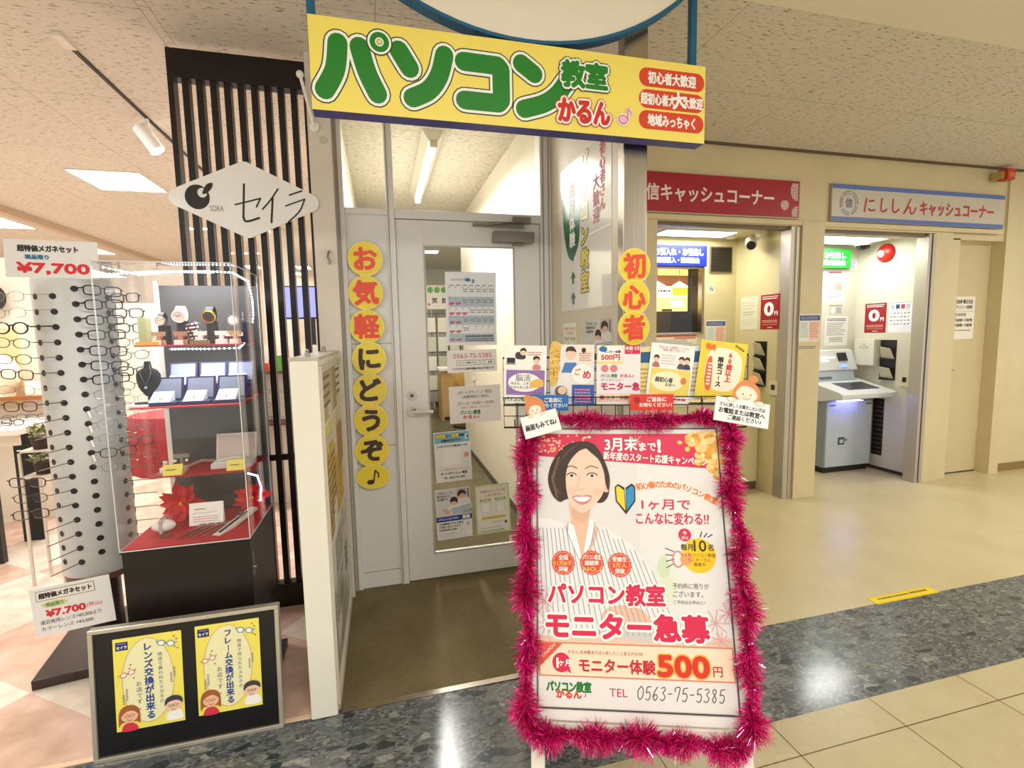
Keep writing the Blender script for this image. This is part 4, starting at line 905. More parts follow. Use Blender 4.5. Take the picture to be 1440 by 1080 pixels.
for (cx, cy, a0, a1, r) in ((W2 - .055, 0, -55, 55, .045), (0, H2 - .05, 55, 125, .045), (-W2 + .055, 0, 125, 235, .045), (0, -H2 + .05, 235, 305, .045)):
    pts += [(cx + r * math.cos(math.radians(a0 + (a1 - a0) * i / 8)), cy + r * math.sin(math.radians(a0 + (a1 - a0) * i / 8))) for i in range(9)]
MB().prism([(-.592 + a, 2.060 + b) for a, b in pts], 2.690, 2.698, M('#f4f3f1', .15, coat=.5)).build('sign_panel', ds)
MB().box(-.66, -.52, 2.698, 2.712, 2.0, 2.12, M('#cfcfcf')).build('bracket', ds)
a = Art(670, 364, .67, .364, sheet=False)
a.ell(128, 178, 52, 56, INK, 1); a.ell(150, 158, 20, 22, M('#e9e7e4'), 2); a.blob([(150, 160), (170, 120), (196, 112), (190, 136), (168, 160)], INK, 3); a.text('SORA', 206, 226, 40, M('#8a7f7a'), 2, w=58)
K = M('#1d1917', .3)
a.stroke([(330, 110), (318, 262)], 9, K, 2); a.stroke([(286, 206), (398, 172)], 7, K, 2); a.stroke([(398, 172), (378, 212)], 7, K, 2); a.stroke(smooth_loop([(318, 262), (330, 282), (386, 264)], 5, False), 10, K, 2)
a.stroke(smooth_loop([(478, 124), (440, 180), (404, 222)], 5, False), 7, K, 2); a.stroke([(452, 168), (440, 282)], 9, K, 2)
a.stroke([(528, 150), (584, 128)], 7, K, 2); a.stroke([(508, 202), (596, 166)], 6, K, 2); a.stroke(smooth_loop([(596, 166), (570, 224), (516, 278)], 5, False), 7, K, 2)
a.put('lettering', (-.592, 2.6895, 2.060), parent=ds)

# ================================================================ SHOWCASE
X0, X1, Y0, Y1, ZC, ZT = -.925, -.503, 1.985, 2.375, .662, 1.665
sc_ = thing('display_showcase', 'clear acrylic jewellery showcase on a black cabinet beside the slat screen', 'showcase', ((X0 + X1) / 2, (Y0 + Y1) / 2, 0))
BC = mottled('black_melamine', '#181110', '#201816', 3, .4, .4)
cab = MB().box(X0 + .004, X1 - .004, Y0 + .006, Y1, .03, ZC - .012, BC).box(X0, X1, Y0, Y1, ZC - .012, ZC - .004, BC).build('base_cabinet', sc_, bevel=.002)
MB().box(X1 - .0045, X1 - .001, Y0 + .03, Y0 + .034, .50, .60, CHROME).cyl((X1 - .004, Y0 + .032, .535), (X1 + .004, Y0 + .032, .535), .006, CHROME).build('cabinet_hinge', cab)
MB().box(X0 + .03, X1 + .03, Y0 + .03, Y1 - .02, 0, .03, BLACK).build('plinth', sc_)
RCL = mottled('red_cloth', '#b01626', '#c41e30', 20, .8)
tt = .004
Box('front_pane', (X0, X1, Y0, Y0 + tt, ZC - .004, ZT), ACRYL, sc_); Box('side_pane', (X0, X0 + tt, Y0 + tt, Y1, ZC - .004, ZT), ACRYL, sc_); Box('side_pane', (X1 - tt, X1, Y0 + tt, Y1, ZC - .004, ZT), ACRYL, sc_)
Box('top_pane', (X0, X1, Y0, Y1, ZT, ZT + tt), ACRYL, sc_)
EDGE = M('#d9dcdc', .15, spec=.8)
m = MB()
for x in (X0, X1 - .003): m.box(x, x + .003, Y0 - .0005, Y0 + .0025, ZC, ZT, EDGE); m.box(x, x + .003, Y0, Y1, ZT + .002, ZT + .005, EDGE); m.box(x, x + .003, Y0, Y1, ZC - .004, ZC - .001, EDGE)
m.box(X0, X1, Y0 - .0005, Y0 + .002, ZC - .004, ZC - .001, EDGE); m.box(X0, X1, Y0 - .0005, Y0 + .002, ZT + .002, ZT + .005, EDGE); m.box(X1 - .003, X1, Y1 - .003, Y1, ZC, ZT, EDGE)
m.build('pane_edges', sc_)
bp = MB().box(-.872, X1 - .006, Y1 - .006, Y1 - .003, ZC, ZT - .04, M('#4a4745', .35)).build('back_panel', sc_)
MB().box(-.890, -.872, Y1 - .010, Y1 - .002, ZC, ZT - .02, M('#ece8df')).build('back_strip', sc_)
SH = {1: (1.383, 2.07, -.868), 2: (1.165, 2.00, -.872), 3: (.882, 2.13, -.885)}
for k, (z, y, x) in SH.items():
    sh = MB().box(x, X1 - .006, y, Y1 - .012, z - .008, z - .004, ACRYL).build('shelf', sc_)
    MB().box(x + .01, X1 - .012, y + .006, Y1 - .016, z - .004, z, RCL).build('shelf_cloth', sh)
MB().box(X0 + .006, X1 - .006, Y0 + .006, Y1 - .012, ZC - .004, ZC + .002, RCL).build('floor_cloth', sc_)
LEDM = M('#e6ecff', .5, emit=6.); TAPE = M('#f2f4f8', .4)
led = [(X0 + .02, Y0 + .04, ZT - .012), (X0 + .10, Y0 + .10, ZT - .030), (X0 + .20, Y0 + .14, ZT - .012), (X0 + .32, Y0 + .12, ZT - .012), (X1 - .03, Y0 + .14, ZT - .014), (X1 - .012, Y1 - .10, ZT - .03), (X1 - .012, Y1 - .05, ZT - .10), (X1 - .012, Y1 - .05, 1.50), (X1 - .016, Y1 - .10, 1.405), (X1 - .03, 2.14, 1.366), (-.62, 2.08, 1.366), (-.70, 2.08, 1.368), (-.76, 2.085, 1.368)]
led2 = [(X0 + .02, Y0 + .05, ZT - .035), (X0 + .16, Y0 + .08, ZT - .020), (X0 + .30, Y0 + .07, ZT - .022), (X1 - .06, Y0 + .06, ZT - .024)]
led3 = [(X1 - .03, 2.14, .868), (X1 - .012, 2.20, .84), (X1 - .010, 2.24, .78), (X1 - .02, 2.26, .72), (X1 - .05, 2.30, .70), (X1 - .03, 2.33, .72), (X1 - .02, 2.29, .74), (X1 - .04, 2.27, .70)]
for q in (led, led2, led3):
    P = []; m = MB()
    for i in range(len(q) - 1):
        for j in range(6): P.append(Vector(q[i]).lerp(Vector(q[i + 1]), j / 6))
    m.tube(P, .0028, TAPE, 5)
    L_ = 0
    for p, p2 in zip(P, P[1:]):
        n_ = max(1, int((p2 - p).length / .009))
        for j in range(n_):
            c = p.lerp(p2, j / n_); m.ball(c, .0040, LEDM, 6)
    m.build('led_strip', sc_)
def top(mb, name, label, cat, group=None, **kw): return tag(mb.build(name, **kw), label, cat, group)
# --- top shelf: watches, earring cards
zs = SH[1][0]
def watch(x, y, z, r, case, dial, strap, label, big=1.):
    t = thing('wrist_watch', label, 'watch', (x, y, zs), 'watches on the top shelf of the showcase')
    rot = Matrix.Translation((x, y, z)) @ Matrix.Rotation(.35, 4, 'X')
    m = MB(); pts = [rot @ Vector((0, .026 * big + .026 * big * math.sin(2 * PI * i / 20 - PI / 2) , .030 * big * math.cos(2 * PI * i / 20 - PI / 2))) for i in range(20)]
    for i in range(20):
        a_, b_ = pts[i], pts[(i + 1) % 20]; w = r * .55
        m.add([a_ + Vector((-w, 0, 0)), a_ + Vector((w, 0, 0)), b_ + Vector((w, 0, 0)), b_ + Vector((-w, 0, 0))], [(0, 1, 2, 3)], strap)
    ob = m.build('strap', t); so = ob.modifiers.new('thickness', 'SOLIDIFY'); so.thickness = .003
    q = rot.to_3x3() @ Vector((0, -1, 0)); c = rot @ Vector((0, -.001, 0))
    MB().cyl(c, c + q * .008, r, case, n=28).lathe([(r, .007), (r * .98, .0105), (r * .84, .0105), (r * .82, .008)], c, case, 28, axis=q).build('watch_case', t, smooth=True)
    m = MB().cyl(c + q * .008, c + q * .0086, r * .83, dial, n=28)
    for k in range(12):
        th = k * PI / 6; u = rot.to_3x3() @ Vector((math.cos(th), 0, math.sin(th))); m.cyl(c + q * .0086 + u * r * .62, c + q * .0092 + u * r * .62, r * .06, case, n=6)
    u = rot.to_3x3() @ Vector((.5, 0, .6)); m.cyl(c + q * .009, c + q * .009 + u * r * .6, r * .04, BLACK, n=5); u = rot.to_3x3() @ Vector((-.5, 0, .3)); m.cyl(c + q * .009, c + q * .009 + u * r * .7, r * .04, BLACK, n=5)
    m.build('dial', t)
    MB().box(x - .016, x + .016, y + .012, y + .045, zs, z - .02, M('#191618')).build('cuff', t)
    return t
watch(-.812, 2.20, 1.478, .0175, CHROME, PWHITE, M('#3b3230', .4), 'small steel wrist watch with white dial, leftmost on the top shelf', .8)
watch(-.748, 2.20, 1.494, .025, M('#e8e6e0', .3), M('#d9d2c8'), M('#efece6', .4), 'chunky white wrist watch on the top shelf of the showcase')
watch(-.648, 2.21, 1.492, .025, M('#d2b45c', .25, .9), M('#2a241c'), M('#151314', .4), 'black wrist watch with gold dial on the top shelf')
m = MB()
for i in range(60):
    a_ = i * .55; m.tube([(-.700 + .022 * math.cos(a_) + .004 * R.random(), 2.185 + .012 * math.sin(a_), 1.395 + .0012 * i), (-.700 + .022 * math.cos(a_ + .5), 2.185 + .012 * math.sin(a_ + .5), 1.396 + .0012 * i)], .004, CHROME, 5)
m.cyl((-.70, 2.185, zs), (-.70, 2.185, zs + .08), .012, M('#3a3532'))
top(m, 'chain_bracelet', 'silver chain bracelet wrapped around a dark roll between two watches', 'bracelet')
def earcard(x, y, c, base, label):
    m = MB().prism([(x - .022, zs), (x + .022, zs), (x + .018, zs + .020), (x + .008, zs + .020), (x + .006, zs + .034), (x + .020, zs + .034), (x + .022, zs + .050), (x - .022, zs + .050), (x - .020, zs + .034), (x - .006, zs + .034), (x - .008, zs + .020), (x - .018, zs + .020)], y, y + .012, M(c))
    m.box(x - .017, x + .012, y - .012, y - .010, zs + .0, zs + .018, PWHITE)
    for s in (-1, 1): m.ball((x + s * .013, y - .001, zs + .030), .0035, M('#b78d4a', .3, .8), 8)
    return top(m, 'earring_stand', label, 'earring stand', 'earring stands on the top shelf')
earcard(-.800, 2.13, '#b08d6a', 0, 'beige earring stand at the left of the top shelf in front of the steel watch'); earcard(-.728, 2.13, '#a9805e', 0, 'tan earring stand in front of the white watch')
earcard(-.658, 2.12, '#ece9e2', 0, 'white earring stand in front of the black gold watch'); earcard(-.590, 2.13, '#f1efe9', 0, 'white earring stand with small tag near the acrylic clock'); earcard(-.545, 2.14, '#c59a55', 0, 'amber earring stand at the right end of the top shelf')
top(MB().box(-.688, -.624, 2.10, 2.112, zs, zs + .016, M('#7c7f4a')), 'olive_card', 'long olive card strip at the front of the top shelf', 'card')
top(MB().box(-.862, -.79, 2.10, 2.106, zs, zs + .014, M('#e0b93a')), 'yellow_card', 'long yellow card strip at the left front of the top shelf', 'card')
top(MB().box(-.870, -.845, 2.15, 2.152, zs, zs + .105, M('#aab080')).box(-.845, -.826, 2.151, 2.153, zs, zs + .10, M('#b9bd90')), 'green_card', 'upright pale green picture card on the left of the top shelf', 'card')
m = MB().box(-.598, -.535, 2.22, 2.245, zs + .045, zs + .125, ACRYL).box(-.602, -.531, 2.215, 2.25, zs + .03, zs + .045, PWHITE).box(-.602, -.531, 2.215, 2.25, zs, zs + .03, M('#1e1d3c'))
m.cyl((-.566, 2.219, zs + .092), (-.566, 2.216, zs + .092), .020, M('#a8a49c', .3), n=24).cyl((-.566, 2.216, zs + .092), (-.566, 2.215, zs + .092), .013, M('#e6e3dd'), n=24)
top(m, 'acrylic_clock', 'small clear acrylic clock block on a white and navy base', 'clock')
top(MB().box(-.530, -.513, 2.20, 2.30, zs, zs + .085, M('#1c1a3a', .5)), 'navy_box', 'dark navy box at the right end of the top shelf', 'box')
# --- second shelf: six open navy jewellery boxes, a bust with a necklace
zs2 = SH[2][0]
NV = M('#191b52', .45); SATIN = M('#8d97b4', .4); VELV = M('#eceae8', .6); GOLD = M('#c9a24a', .25, 1.); SILV = M('#c8c8c8', .2, 1.)
riser = top(MB().box(-.83, -.53, 2.185, 2.29, zs2, zs2 + .048, M('#2a2b62', .4)), 'navy_riser', 'low navy riser under the back row of jewellery boxes', 'riser')
def jewel(x, y, z, which):
    t = thing('jewellery_box', which, 'jewellery box', (x, y, z), 'open navy jewellery boxes')
    MB().box(x - .050, x + .050, y, y + .072, z, z + .014, NV).build('box_tray', t, bevel=.002)
    MB().prism([(y + .004, z + .014), (y + .060, z + .014), (y + .060, z + .048)], x - .040, x + .026, VELV, axis='x').build('pad', t)
    ld = MB().prism([(y + .066, z + .012), (y + .090, z + .098), (y + .099, z + .095), (y + .075, z + .012)], x - .050, x + .050, NV, axis='x').build('lid', t)
    MB().prism([(y + .0655, z + .020), (y + .087, z + .092), (y + .088, z + .092), (y + .0665, z + .020)], x - .043, x + .043, SATIN, axis='x').build('satin_lining', ld)
    f = lambda u, v: Vector((x - .007 + u, y + .004 + v * .056, z + .0155 + v * .034))
    m = MB().tube([f(-.02, .92), f(-.008, .6), f(0, .35), f(.008, .6), f(.02, .92)], .0008, SILV, 4).ball(f(0, .30), .004, GOLD if 'front' in which else SILV, 8)
    m.build('pendant', t); return t
for x, nm in ((-.775, 'left'), (-.667, 'middle'), (-.560, 'right')): jewel(x, 2.035, zs2, 'open navy jewellery box with white pad, front row %s' % nm)
for x, nm in ((-.775, 'left'), (-.667, 'middle'), (-.565, 'right')): jewel(x, 2.192, zs2 + .048, 'open navy jewellery box on the riser, back row %s' % nm)
t = thing('necklace_bust', 'black velvet bust wearing a thin necklace on the second shelf', 'bust', (-.838, 2.10, zs2))
m = MB(); prof = [(-.0, 0), (.014, .004), (.030, .026), (.040, .060), (.040, .084), (.030, .100), (.014, .108), (.011, .126), (.010, .132)]
m.lathe([(max(r, .0001), z + .028) for r, z in prof], (0, 0, 0), M('#171519', .9), 20)
m.v = [(x * 1.0 - .838, y * .5 + 2.12, z + zs2) for x, y, z in m.v]
m.build('bust_form', t, smooth=True)
MB().tube([(-.848, 2.112, zs2 + .150), (-.858, 2.101, zs2 + .118), (-.840, 2.098, zs2 + .070), (-.822, 2.101, zs2 + .118), (-.829, 2.112, zs2 + .150)], .0011, SILV, 5).ball((-.840, 2.097, zs2 + .064), .006, SILV, 10).build('necklace', t)
MB().box(-.868, -.808, 2.09, 2.15, zs2, zs2 + .006, M('#d7d3cc')).cyl((-.838, 2.12, zs2 + .006), (-.838, 2.12, zs2 + .03), .008, M('#171519')).build('bust_base', t)
top(MB().prism([(2.02, zs2), (2.075, zs2), (2.075, zs2 + .018), (2.02, zs2 + .006)], -.869, -.812, M('#dedad4'), axis='x').box(-.856, -.822, 2.035, 2.06, zs2 + .012, zs2 + .017, M('#3b3738')), 'ring_tray', 'small white tray with dark inset in front of the black bust', 'tray')
# --- third shelf
zs3 = SH[3][0]
t = thing('white_jewel_case', 'open white case with pearl necklace on the third shelf', 'jewellery box', (-.61, 2.22, zs3))
MB().box(-.682, -.530, 2.195, 2.275, zs3, zs3 + .022, M('#d8d3d0', .5)).box(-.676, -.536, 2.201, 2.269, zs3 + .0215, zs3 + .026, VELV).build('case_tray', t, bevel=.003)
MB().prism([(2.270, zs3 + .022), (2.300, zs3 + .125), (2.312, zs3 + .122), (2.282, zs3 + .020)], -.682, -.530, M('#d5d0cd', .5), axis='x').prism([(2.2695, zs3 + .030), (2.2965, zs3 + .118), (2.2975, zs3 + .118), (2.2705, zs3 + .030)], -.674, -.538, M('#cbb9ae', .5), axis='x').build('case_lid', t, bevel=.002)
m = MB()
for i in range(26):
    u = i / 25; m.ball((-.655 + .10 * u, 2.215 + .045 * math.sin(u * PI), zs3 + .030), .0042, M('#efe6de', .25), 8)
m.build('pearl_strand', t, smooth=True)
for x, y, l in ((-.800, 2.145, 'left'), (-.580, 2.15, 'right')):
    top(MB().prism([(y, zs3), (y + .035, zs3), (y + .018, zs3 + .040)], x - .033, x + .033, M('#efdf6a'), axis='x').box(x - .022, x + .012, y + .006, y + .0075, zs3 + .020, zs3 + .022, INK), 'price_tent', 'yellow folded price card at the %s of the third shelf' % l, 'price card', 'yellow price cards on the third shelf')
m = MB().box(-.800, -.770, 2.195, 2.225, zs3, zs3 + .02, M('#e2cdbb')).box(-.790, -.780, 2.205, 2.215, zs3 + .02, zs3 + .06, M('#8b857c')).box(-.812, -.758, 2.200, 2.220, zs3 + .055, zs3 + .070, M('#8b857c'))
for s in (-1, 1): m.ball((-.785 + s * .020, 2.199, zs3 + .045), .006, PWHITE, 10)
top(m, 'earring_stand', 'grey T-shaped stand with pearl earrings on the third shelf', 'earring stand')
m = MB().box(-.862, -.838, 2.20, 2.225, zs3, zs3 + .018, PWHITE).ball((-.858, 2.205, zs3 + .038), .006, M('#4a4440'), 10).ball((-.838, 2.20, zs3 + .040), .008, M('#efe9e2', .25), 10).cyl((-.85, 2.212, zs3 + .018), (-.85, 2.212, zs3 + .045), .003, PWHITE)
top(m, 'earring_holder', 'small white holder with pearl studs at the left of the third shelf', 'earring stand')
top(MB().tube([(-.845, 2.15, zs3 + .004), (-.79, 2.20, zs3 + .010), (-.735, 2.27, zs3 + .024), (-.690, 2.285, zs3 + .016)], .006, M('#cbb8a8', .3, .4), 6), 'watch_strap', 'pale silver strap lying across the third shelf', 'strap')
# --- bottom
zb = ZC + .002
def poinsettia(x, y, z, s, label, seed):
    rr = random.Random(seed); m = MB(); PR = M('#c20d1a', .6); PR2 = M('#d81f28', .6)
    c0 = Vector((x, y, z + s * .52))
    for k in range(20):
        ring = k // 7; th = k * 2 * PI / 7 + ring * .45 + rr.uniform(-.12, .12); l = s * (.62, .50, .34)[ring] * rr.uniform(.85, 1.1)
        d = Vector((math.cos(th), -.10 - .28 * ring + rr.uniform(-.08, .08), math.sin(th))).normalized(); n_ = d.cross(Vector((0, 1, 0))).normalized() * l * .24; f_ = Vector((0, -.006 * ring - .002 * rr.random(), 0))
        a0 = c0 + f_; q1 = a0 + d * l * .30; q2 = a0 + d * l * .62; tip = a0 + d * l; b = Vector((0, l * .10, 0))
        m.add([a0, q1 + n_ * .8 - b * .4, q2 + n_ * .9 - b * .4, tip, q2 - n_ * .9 - b * .4, q1 - n_ * .8 - b * .4, q1 + b * .3, q2 + b * .3], [(0, 1, 6), (1, 2, 7, 6), (2, 3, 7), (3, 4, 7), (4, 5, 6, 7), (5, 0, 6)], rr.choice((PR, PR2)))
    m.cyl((x, y + .004, z), c0 + Vector((0, .004, 0)), .004, M('#3b5a24'))
    for k in range(5): m.ball((x + rr.uniform(-.01, .01), y - .016, z + s * .52 + rr.uniform(-.008, .008)), .004, M('#e8c94a'), 6)
    return top(m, 'poinsettia_flower', label, 'flower', 'artificial red flowers in the showcase')
poinsettia(-.815, 2.255, zb, .150, 'large red artificial poinsettia at the left bottom of the showcase', 1); poinsettia(-.560, 2.29, zb, .130, 'smaller red artificial poinsettia at the right bottom of the showcase', 2)
a = Art(140, 100, .122, .088, PWHITE, t=.001); a.lines(22, 26, 66, 1, 9, M('#b08d3a'), 2, .6, 0, 8); a.lines(16, 44, 124, 1, 10, M('#e2b8b8'), 2, .3, .1, 10); a.lines(16, 62, 124, 3, 10, M('#d88'.replace('#d88', '#d98f8f')), 2, .28, .1)
cd_ = a.put('text_card', (-.705, 2.180, zb + .045), lean=.22, label='white folded text card standing on the red cloth between two flowers', cat='card')
Box('card_back', (-.061, .061, .001, .002, -.044, .044), PWHITE, cd_, local=True).rotation_euler.x = .30
cd_.children[0].location = (0, .014, 0)
m = MB().ball((-.842, 2.14, zb + .026), (.042, .026, .024), M('#efece6', .7), 16); m.box(-.848, -.838, 2.112, 2.168, zb + .002, zb + .052, M('#b9b2aa'))
top(m, 'gift_pouch', 'white padded pouch tied with a grey ribbon at the front left of the red cloth', 'pouch', smooth=True)
top(MB().box(-.835, -.800, 2.075, 2.10, zb, zb + .004, M('#6b3c2e')), 'brown_tag', 'small brown tag in front of the white pouch', 'tag')
for k in range(4):
    x = -.768 + k * .030; m = MB().tube([(x, 2.045, zb + .004), (x + .035, 2.10, zb + .007), (x + .055, 2.14, zb + .006)], [.0022, .0038, .003], M('#b99a94', .25, .7), 6)
    m.tube([(x + .055 + .014 * math.cos(i * PI / 5), 2.155 + .012 * math.sin(i * PI / 5), zb + .007) for i in range(10)], .0026, M('#cbb0ab', .25, .7), 5, closed=True)
    top(m, 'hair_pin', 'rose silver pin with looped head, %s of four on the red cloth' % ('first from left', 'second from left', 'third from left', 'last')[k], 'pin', 'pins laid out on the red cloth')
PMX = Matrix.Translation((-.590, 2.14, zb + .012)) @ Matrix.Rotation(.42, 4, 'Z').inverted() @ Matrix.Rotation(.16, 4, 'X')
top(MB().box(-.016, .016, -.11, .11, -.006, .006, M('#e3ded6'), PMX).box(-.004, .004, -.09, .07, .006, .010, M('#2c2a2c', .3), PMX).box(-.014, .014, .02, .05, .006, .016, M('#c9c6c2', .2, .8), PMX), 'pen_case', 'long white slanted case holding a dark pen on the red cloth', 'case')

# ================================================================ EYEGLASSES TOWER
TX, TY, TR = -1.272, 2.585, .137
tw = thing('eyeglasses_tower', 'grey perforated round display tower for eyeglasses beside the showcase', 'display tower', (TX, TY, 0))
TG = mottled('tower_grey', '#c4c4c2', '#d2d2d0', 1.5, .35)
MB().cyl((TX, TY, .04), (TX, TY, .386), .062, M('#2a1a17', .35), n=28).build('post', tw, smooth=True)
MB().cyl((TX, TY, .362), (TX, TY, .388), TR * .95, M('#6b4a3c', .4), n=40).build('base_ring', tw, smooth=True)
MB().box(-.24, .24, -.27, .27, 0, .042, M('#33231f', .35), Matrix.Translation((-1.235, 2.62, 0)) @ Matrix.Rotation(.17, 4, 'Z')).build('foot_plate', tw, bevel=.004)
COLS = [(-.62, 'far left'), (-.05, 'left'), (.47, 'middle'), (1.36, 'right'), (1.9, 'far right')]
ROWZ = [1.588 - .0625 * i for i in range(19)]
m = MB().lathe([(TR * .94, .386), (TR, .40), (TR, 1.66), (TR * .97, 1.672), (.0001, 1.672)], (TX, TY, 0), TG, 48)
for th, _ in COLS:
    n_ = Vector((math.sin(th), -math.cos(th), 0))
    for i, z in enumerate(ROWZ):
        zz = z + (.031 if th in (.47, 1.9) else 0); c = Vector((TX, TY, zz)) + n_ * TR
        m.cyl(c - n_ * .002, c + n_ * .0015, .0125, M('#191313', .5), n=14)
m.build('tower_body', tw, smooth=True)
def front_mesh(w, h, r, mat, sq):
    """front frame, hinge at the origin, spanning +X, facing -Y"""
    m = MB(); lw = w * .41
    for c in (w * .25, w * .75):
        P = []
        for i in range(24):
            t = 2 * PI * i / 24; e = sq
            cx = math.copysign(abs(math.cos(t)) ** e, math.cos(t)); cy = math.copysign(abs(math.sin(t)) ** e, math.sin(t))
            P.append((c + lw / 2 * cx, 0, h / 2 * cy - .004 * (cy < 0) * 0))
        m.tube(P, r, mat, 5, closed=True)
    m.tube([(w * .44, 0, h * .18), (w * .5, -.004, h * .30), (w * .56, 0, h * .18)], r * 1.1, mat, 5)
    m.tube([(0, .004, h * .22), (w * .055, 0, h * .22)], r * 1.2, mat, 5); m.tube([(w, .004, h * .22), (w * .945, 0, h * .22)], r * 1.2, mat, 5)
    return m
STY = {'black': (M('#15110f', .3), .0026, .55), 'brown': (M('#4a2f26', .3), .0022, .65), 'silver': (M('#a39d96', .25, .8), .0011, .85), 'dark': (M('#2a2528', .3), .0016, .9), 'round': (M('#1d1715', .3), .0030, 1.0)}
PROTO = {}
for k, (mt, r_, sq) in STY.items():
    me = front_mesh(.134, .038 if k != 'round' else .044, r_, mt, sq); me_ = MB
    ob = me.build('eyeglasses', centre=False); PROTO[k] = ob.data; bpy.data.objects.remove(ob)
lm = MB()
for c in (.25, .75): pass
def lens_mesh():
    m = MB(); n = 20; w = .134 * .40
    m.add([(w / 2 * math.cos(2 * PI * i / n), 0, .018 * math.sin(2 * PI * i / n)) for i in range(n)], [tuple(range(n))], LENS); o = m.build('lens', centre=False); d = o.data; bpy.data.objects.remove(o); return d
LM = lens_mesh()
def temple_mesh(mt, r_):
    m = MB().tube([(0, 0, 0), (0, .5, 0), (0, 1, 0)], r_, mt, 5); o = m.build('temple', centre=False); d = o.data; bpy.data.objects.remove(o); return d
TM = {k: temple_mesh(v[0], v[1]) for k, v in STY.items()}
def eyeglasses(hinge, ang, hole, sty, label, group, lens=True, tilt=0):
    o = bpy.data.objects.new('eyeglasses', PROTO[sty]); COL.objects.link(o); o.location = hinge; o.rotation_euler = (0, tilt, ang)
    tag(o, label, 'eyeglasses', group)
    if lens:
        for c in (.25, .75):
            l = bpy.data.objects.new('lens', LM); COL.objects.link(l); l.parent = o; l.location = (.134 * c, 0, 0)
    if hole is not None:
        v = Matrix.Rotation(-ang, 3, 'Z') @ (Vector(hole) - Vector(hinge)); t = bpy.data.objects.new('temple', TM[sty]); COL.objects.link(t); t.parent = o
        t.rotation_mode = 'QUATERNION'; t.rotation_quaternion = Vector((0, 1, 0)).rotation_difference(v); t.scale = (1, v.length, 1); t.location = (0, 0, .006)
    return o
ORD = ['top', 'second', 'third', 'fourth', 'fifth', 'sixth', 'seventh', 'eighth', 'ninth', 'tenth', 'eleventh', 'twelfth', 'thirteenth', 'fourteenth', 'fifteenth', 'sixteenth']
CW_ = {'black': 'black framed', 'brown': 'brown framed', 'silver': 'thin silver framed', 'dark': 'dark thin framed', 'round': 'round black framed'}
def hung(ci, rows, sty, reach, spread):
    th, nm = COLS[ci]; n_ = Vector((math.sin(th), -math.cos(th), 0)); t_ = Vector((math.cos(th), math.sin(th), 0))
    for q, (i, s) in enumerate(zip(rows, sty)):
        z = ROWZ[i] + (.031 if th in (.47, 1.9) else 0); hole = Vector((TX, TY, z)) + n_ * TR
        hg = hole + n_ * reach + t_ * spread[0] + Vector((0, 0, -.004))
        ang = math.atan2(t_.y, t_.x) if spread[1] > 0 else math.atan2(-t_.y, -t_.x)
        if ci == 1: hg = hole + Vector((-.062, -.05, -.004))
        if ci == 3: ang = R.uniform(-.3, .1); hg = hole + Vector((.022, -.03, -.004))
        if ci == 1: ang = math.pi - .12 + R.uniform(-.12, .12)
        eyeglasses(hg, ang, hole, s, '%s eyeglasses on the tower, %s pair down its %s column' % (CW_[s], ORD[q], nm), 'eyeglasses hung on the tower', tilt=R.uniform(-.08, .08))
hung(1, [0, 1, 2, 3, 4, 5, 6, 7, 12, 13, 14], ['silver', 'silver', 'round', 'dark', 'dark', 'brown', 'silver', 'brown', 'brown', 'dark', 'brown'], .085, (-.012, -1))
hung(2, [0, 1, 2, 3, 4, 5, 6, 7, 8, 9, 10, 11, 12], ['black'] * 7 + ['silver'] * 4 + ['brown', 'silver'], .030, (.022, 1))
hung(3, [0, 1, 2, 3, 4, 5, 6, 7, 8, 9, 10, 11], ['black', 'black', 'black', 'dark', 'dark', 'black', 'dark', 'silver', 'silver', 'silver', 'brown', 'silver'], .040, (.012, 1))
for ci, rows in ((1, [8, 9, 10, 11, 15, 16, 17, 18]), (3, [12, 13, 14, 15, 16, 17])):
    th = COLS[ci][0]; n_ = Vector((math.sin(th), -math.cos(th), 0)); t_ = Vector((math.cos(th), math.sin(th), 0)) * (-.55 if ci == 1 else .5)
    for i in rows:
        c = Vector((TX, TY, ROWZ[i])) + n_ * TR; MB().tube([c, c + (n_ + t_) * .10 + Vector((0, 0, -.008))], .0022, M('#8d857c', .3, .7), 6).build('peg', tw)
for i in (8, 9, 10, 11):
    th = COLS[2][0]; n_ = Vector((math.sin(th), -math.cos(th), 0)); c = Vector((TX + .006, TY, ROWZ[i] + .015)) + n_ * (TR + .004)
    tag(MB().box(-.004, .004, -.0006, .0006, -.022, .008, PWHITE, Matrix.Translation(c) @ Matrix.Rotation(-.25, 4, 'Y')).build('price_tag'), 'tiny white price tag on the tower middle column, %s of four' % ORD[i - 8].replace('top', 'uppermost'), 'tag', 'price tags on the tower')
a = Art(320, 150, .315, .148, M('#e4e2de', .3, coat=.4), t=.002)
a.text('超特価メガネセット', 148, 34, 28, INK, 2, w=205, bold=.05); a.text('現品限り', 108, 68, 20, M('#2a6a94'), 2, w=80, bold=.05); a.text('¥7,700', 162, 110, 56, RED, 2, w=245, bold=.05)
cdp = a.put('price_card', (-1.262, 2.44, 1.733), roll=.02, label='white price card in red numerals on top of the eyeglasses tower', cat='price card')
MB().box(-.02, .02, .002, .006, -.07, .05, ACRYL).build('card_holder', cdp, local=True)
a = Art(290, 210, .285, .200, M('#ecebe8', .35), t=.002)
a.rect(20, 14, 232, 58, INK, 1); a.rect(22, 16, 230, 56, M('#efe9dc'), 2); a.text('超特価メガネセット', 126, 36, 26, INK, 3, w=190, bold=.05); a.ell(82, 78, 48, 14, M('#d8d58a'), 1); a.text('現品限り', 82, 78, 18, M('#4a8a6a'), 2, w=64, bold=.03)
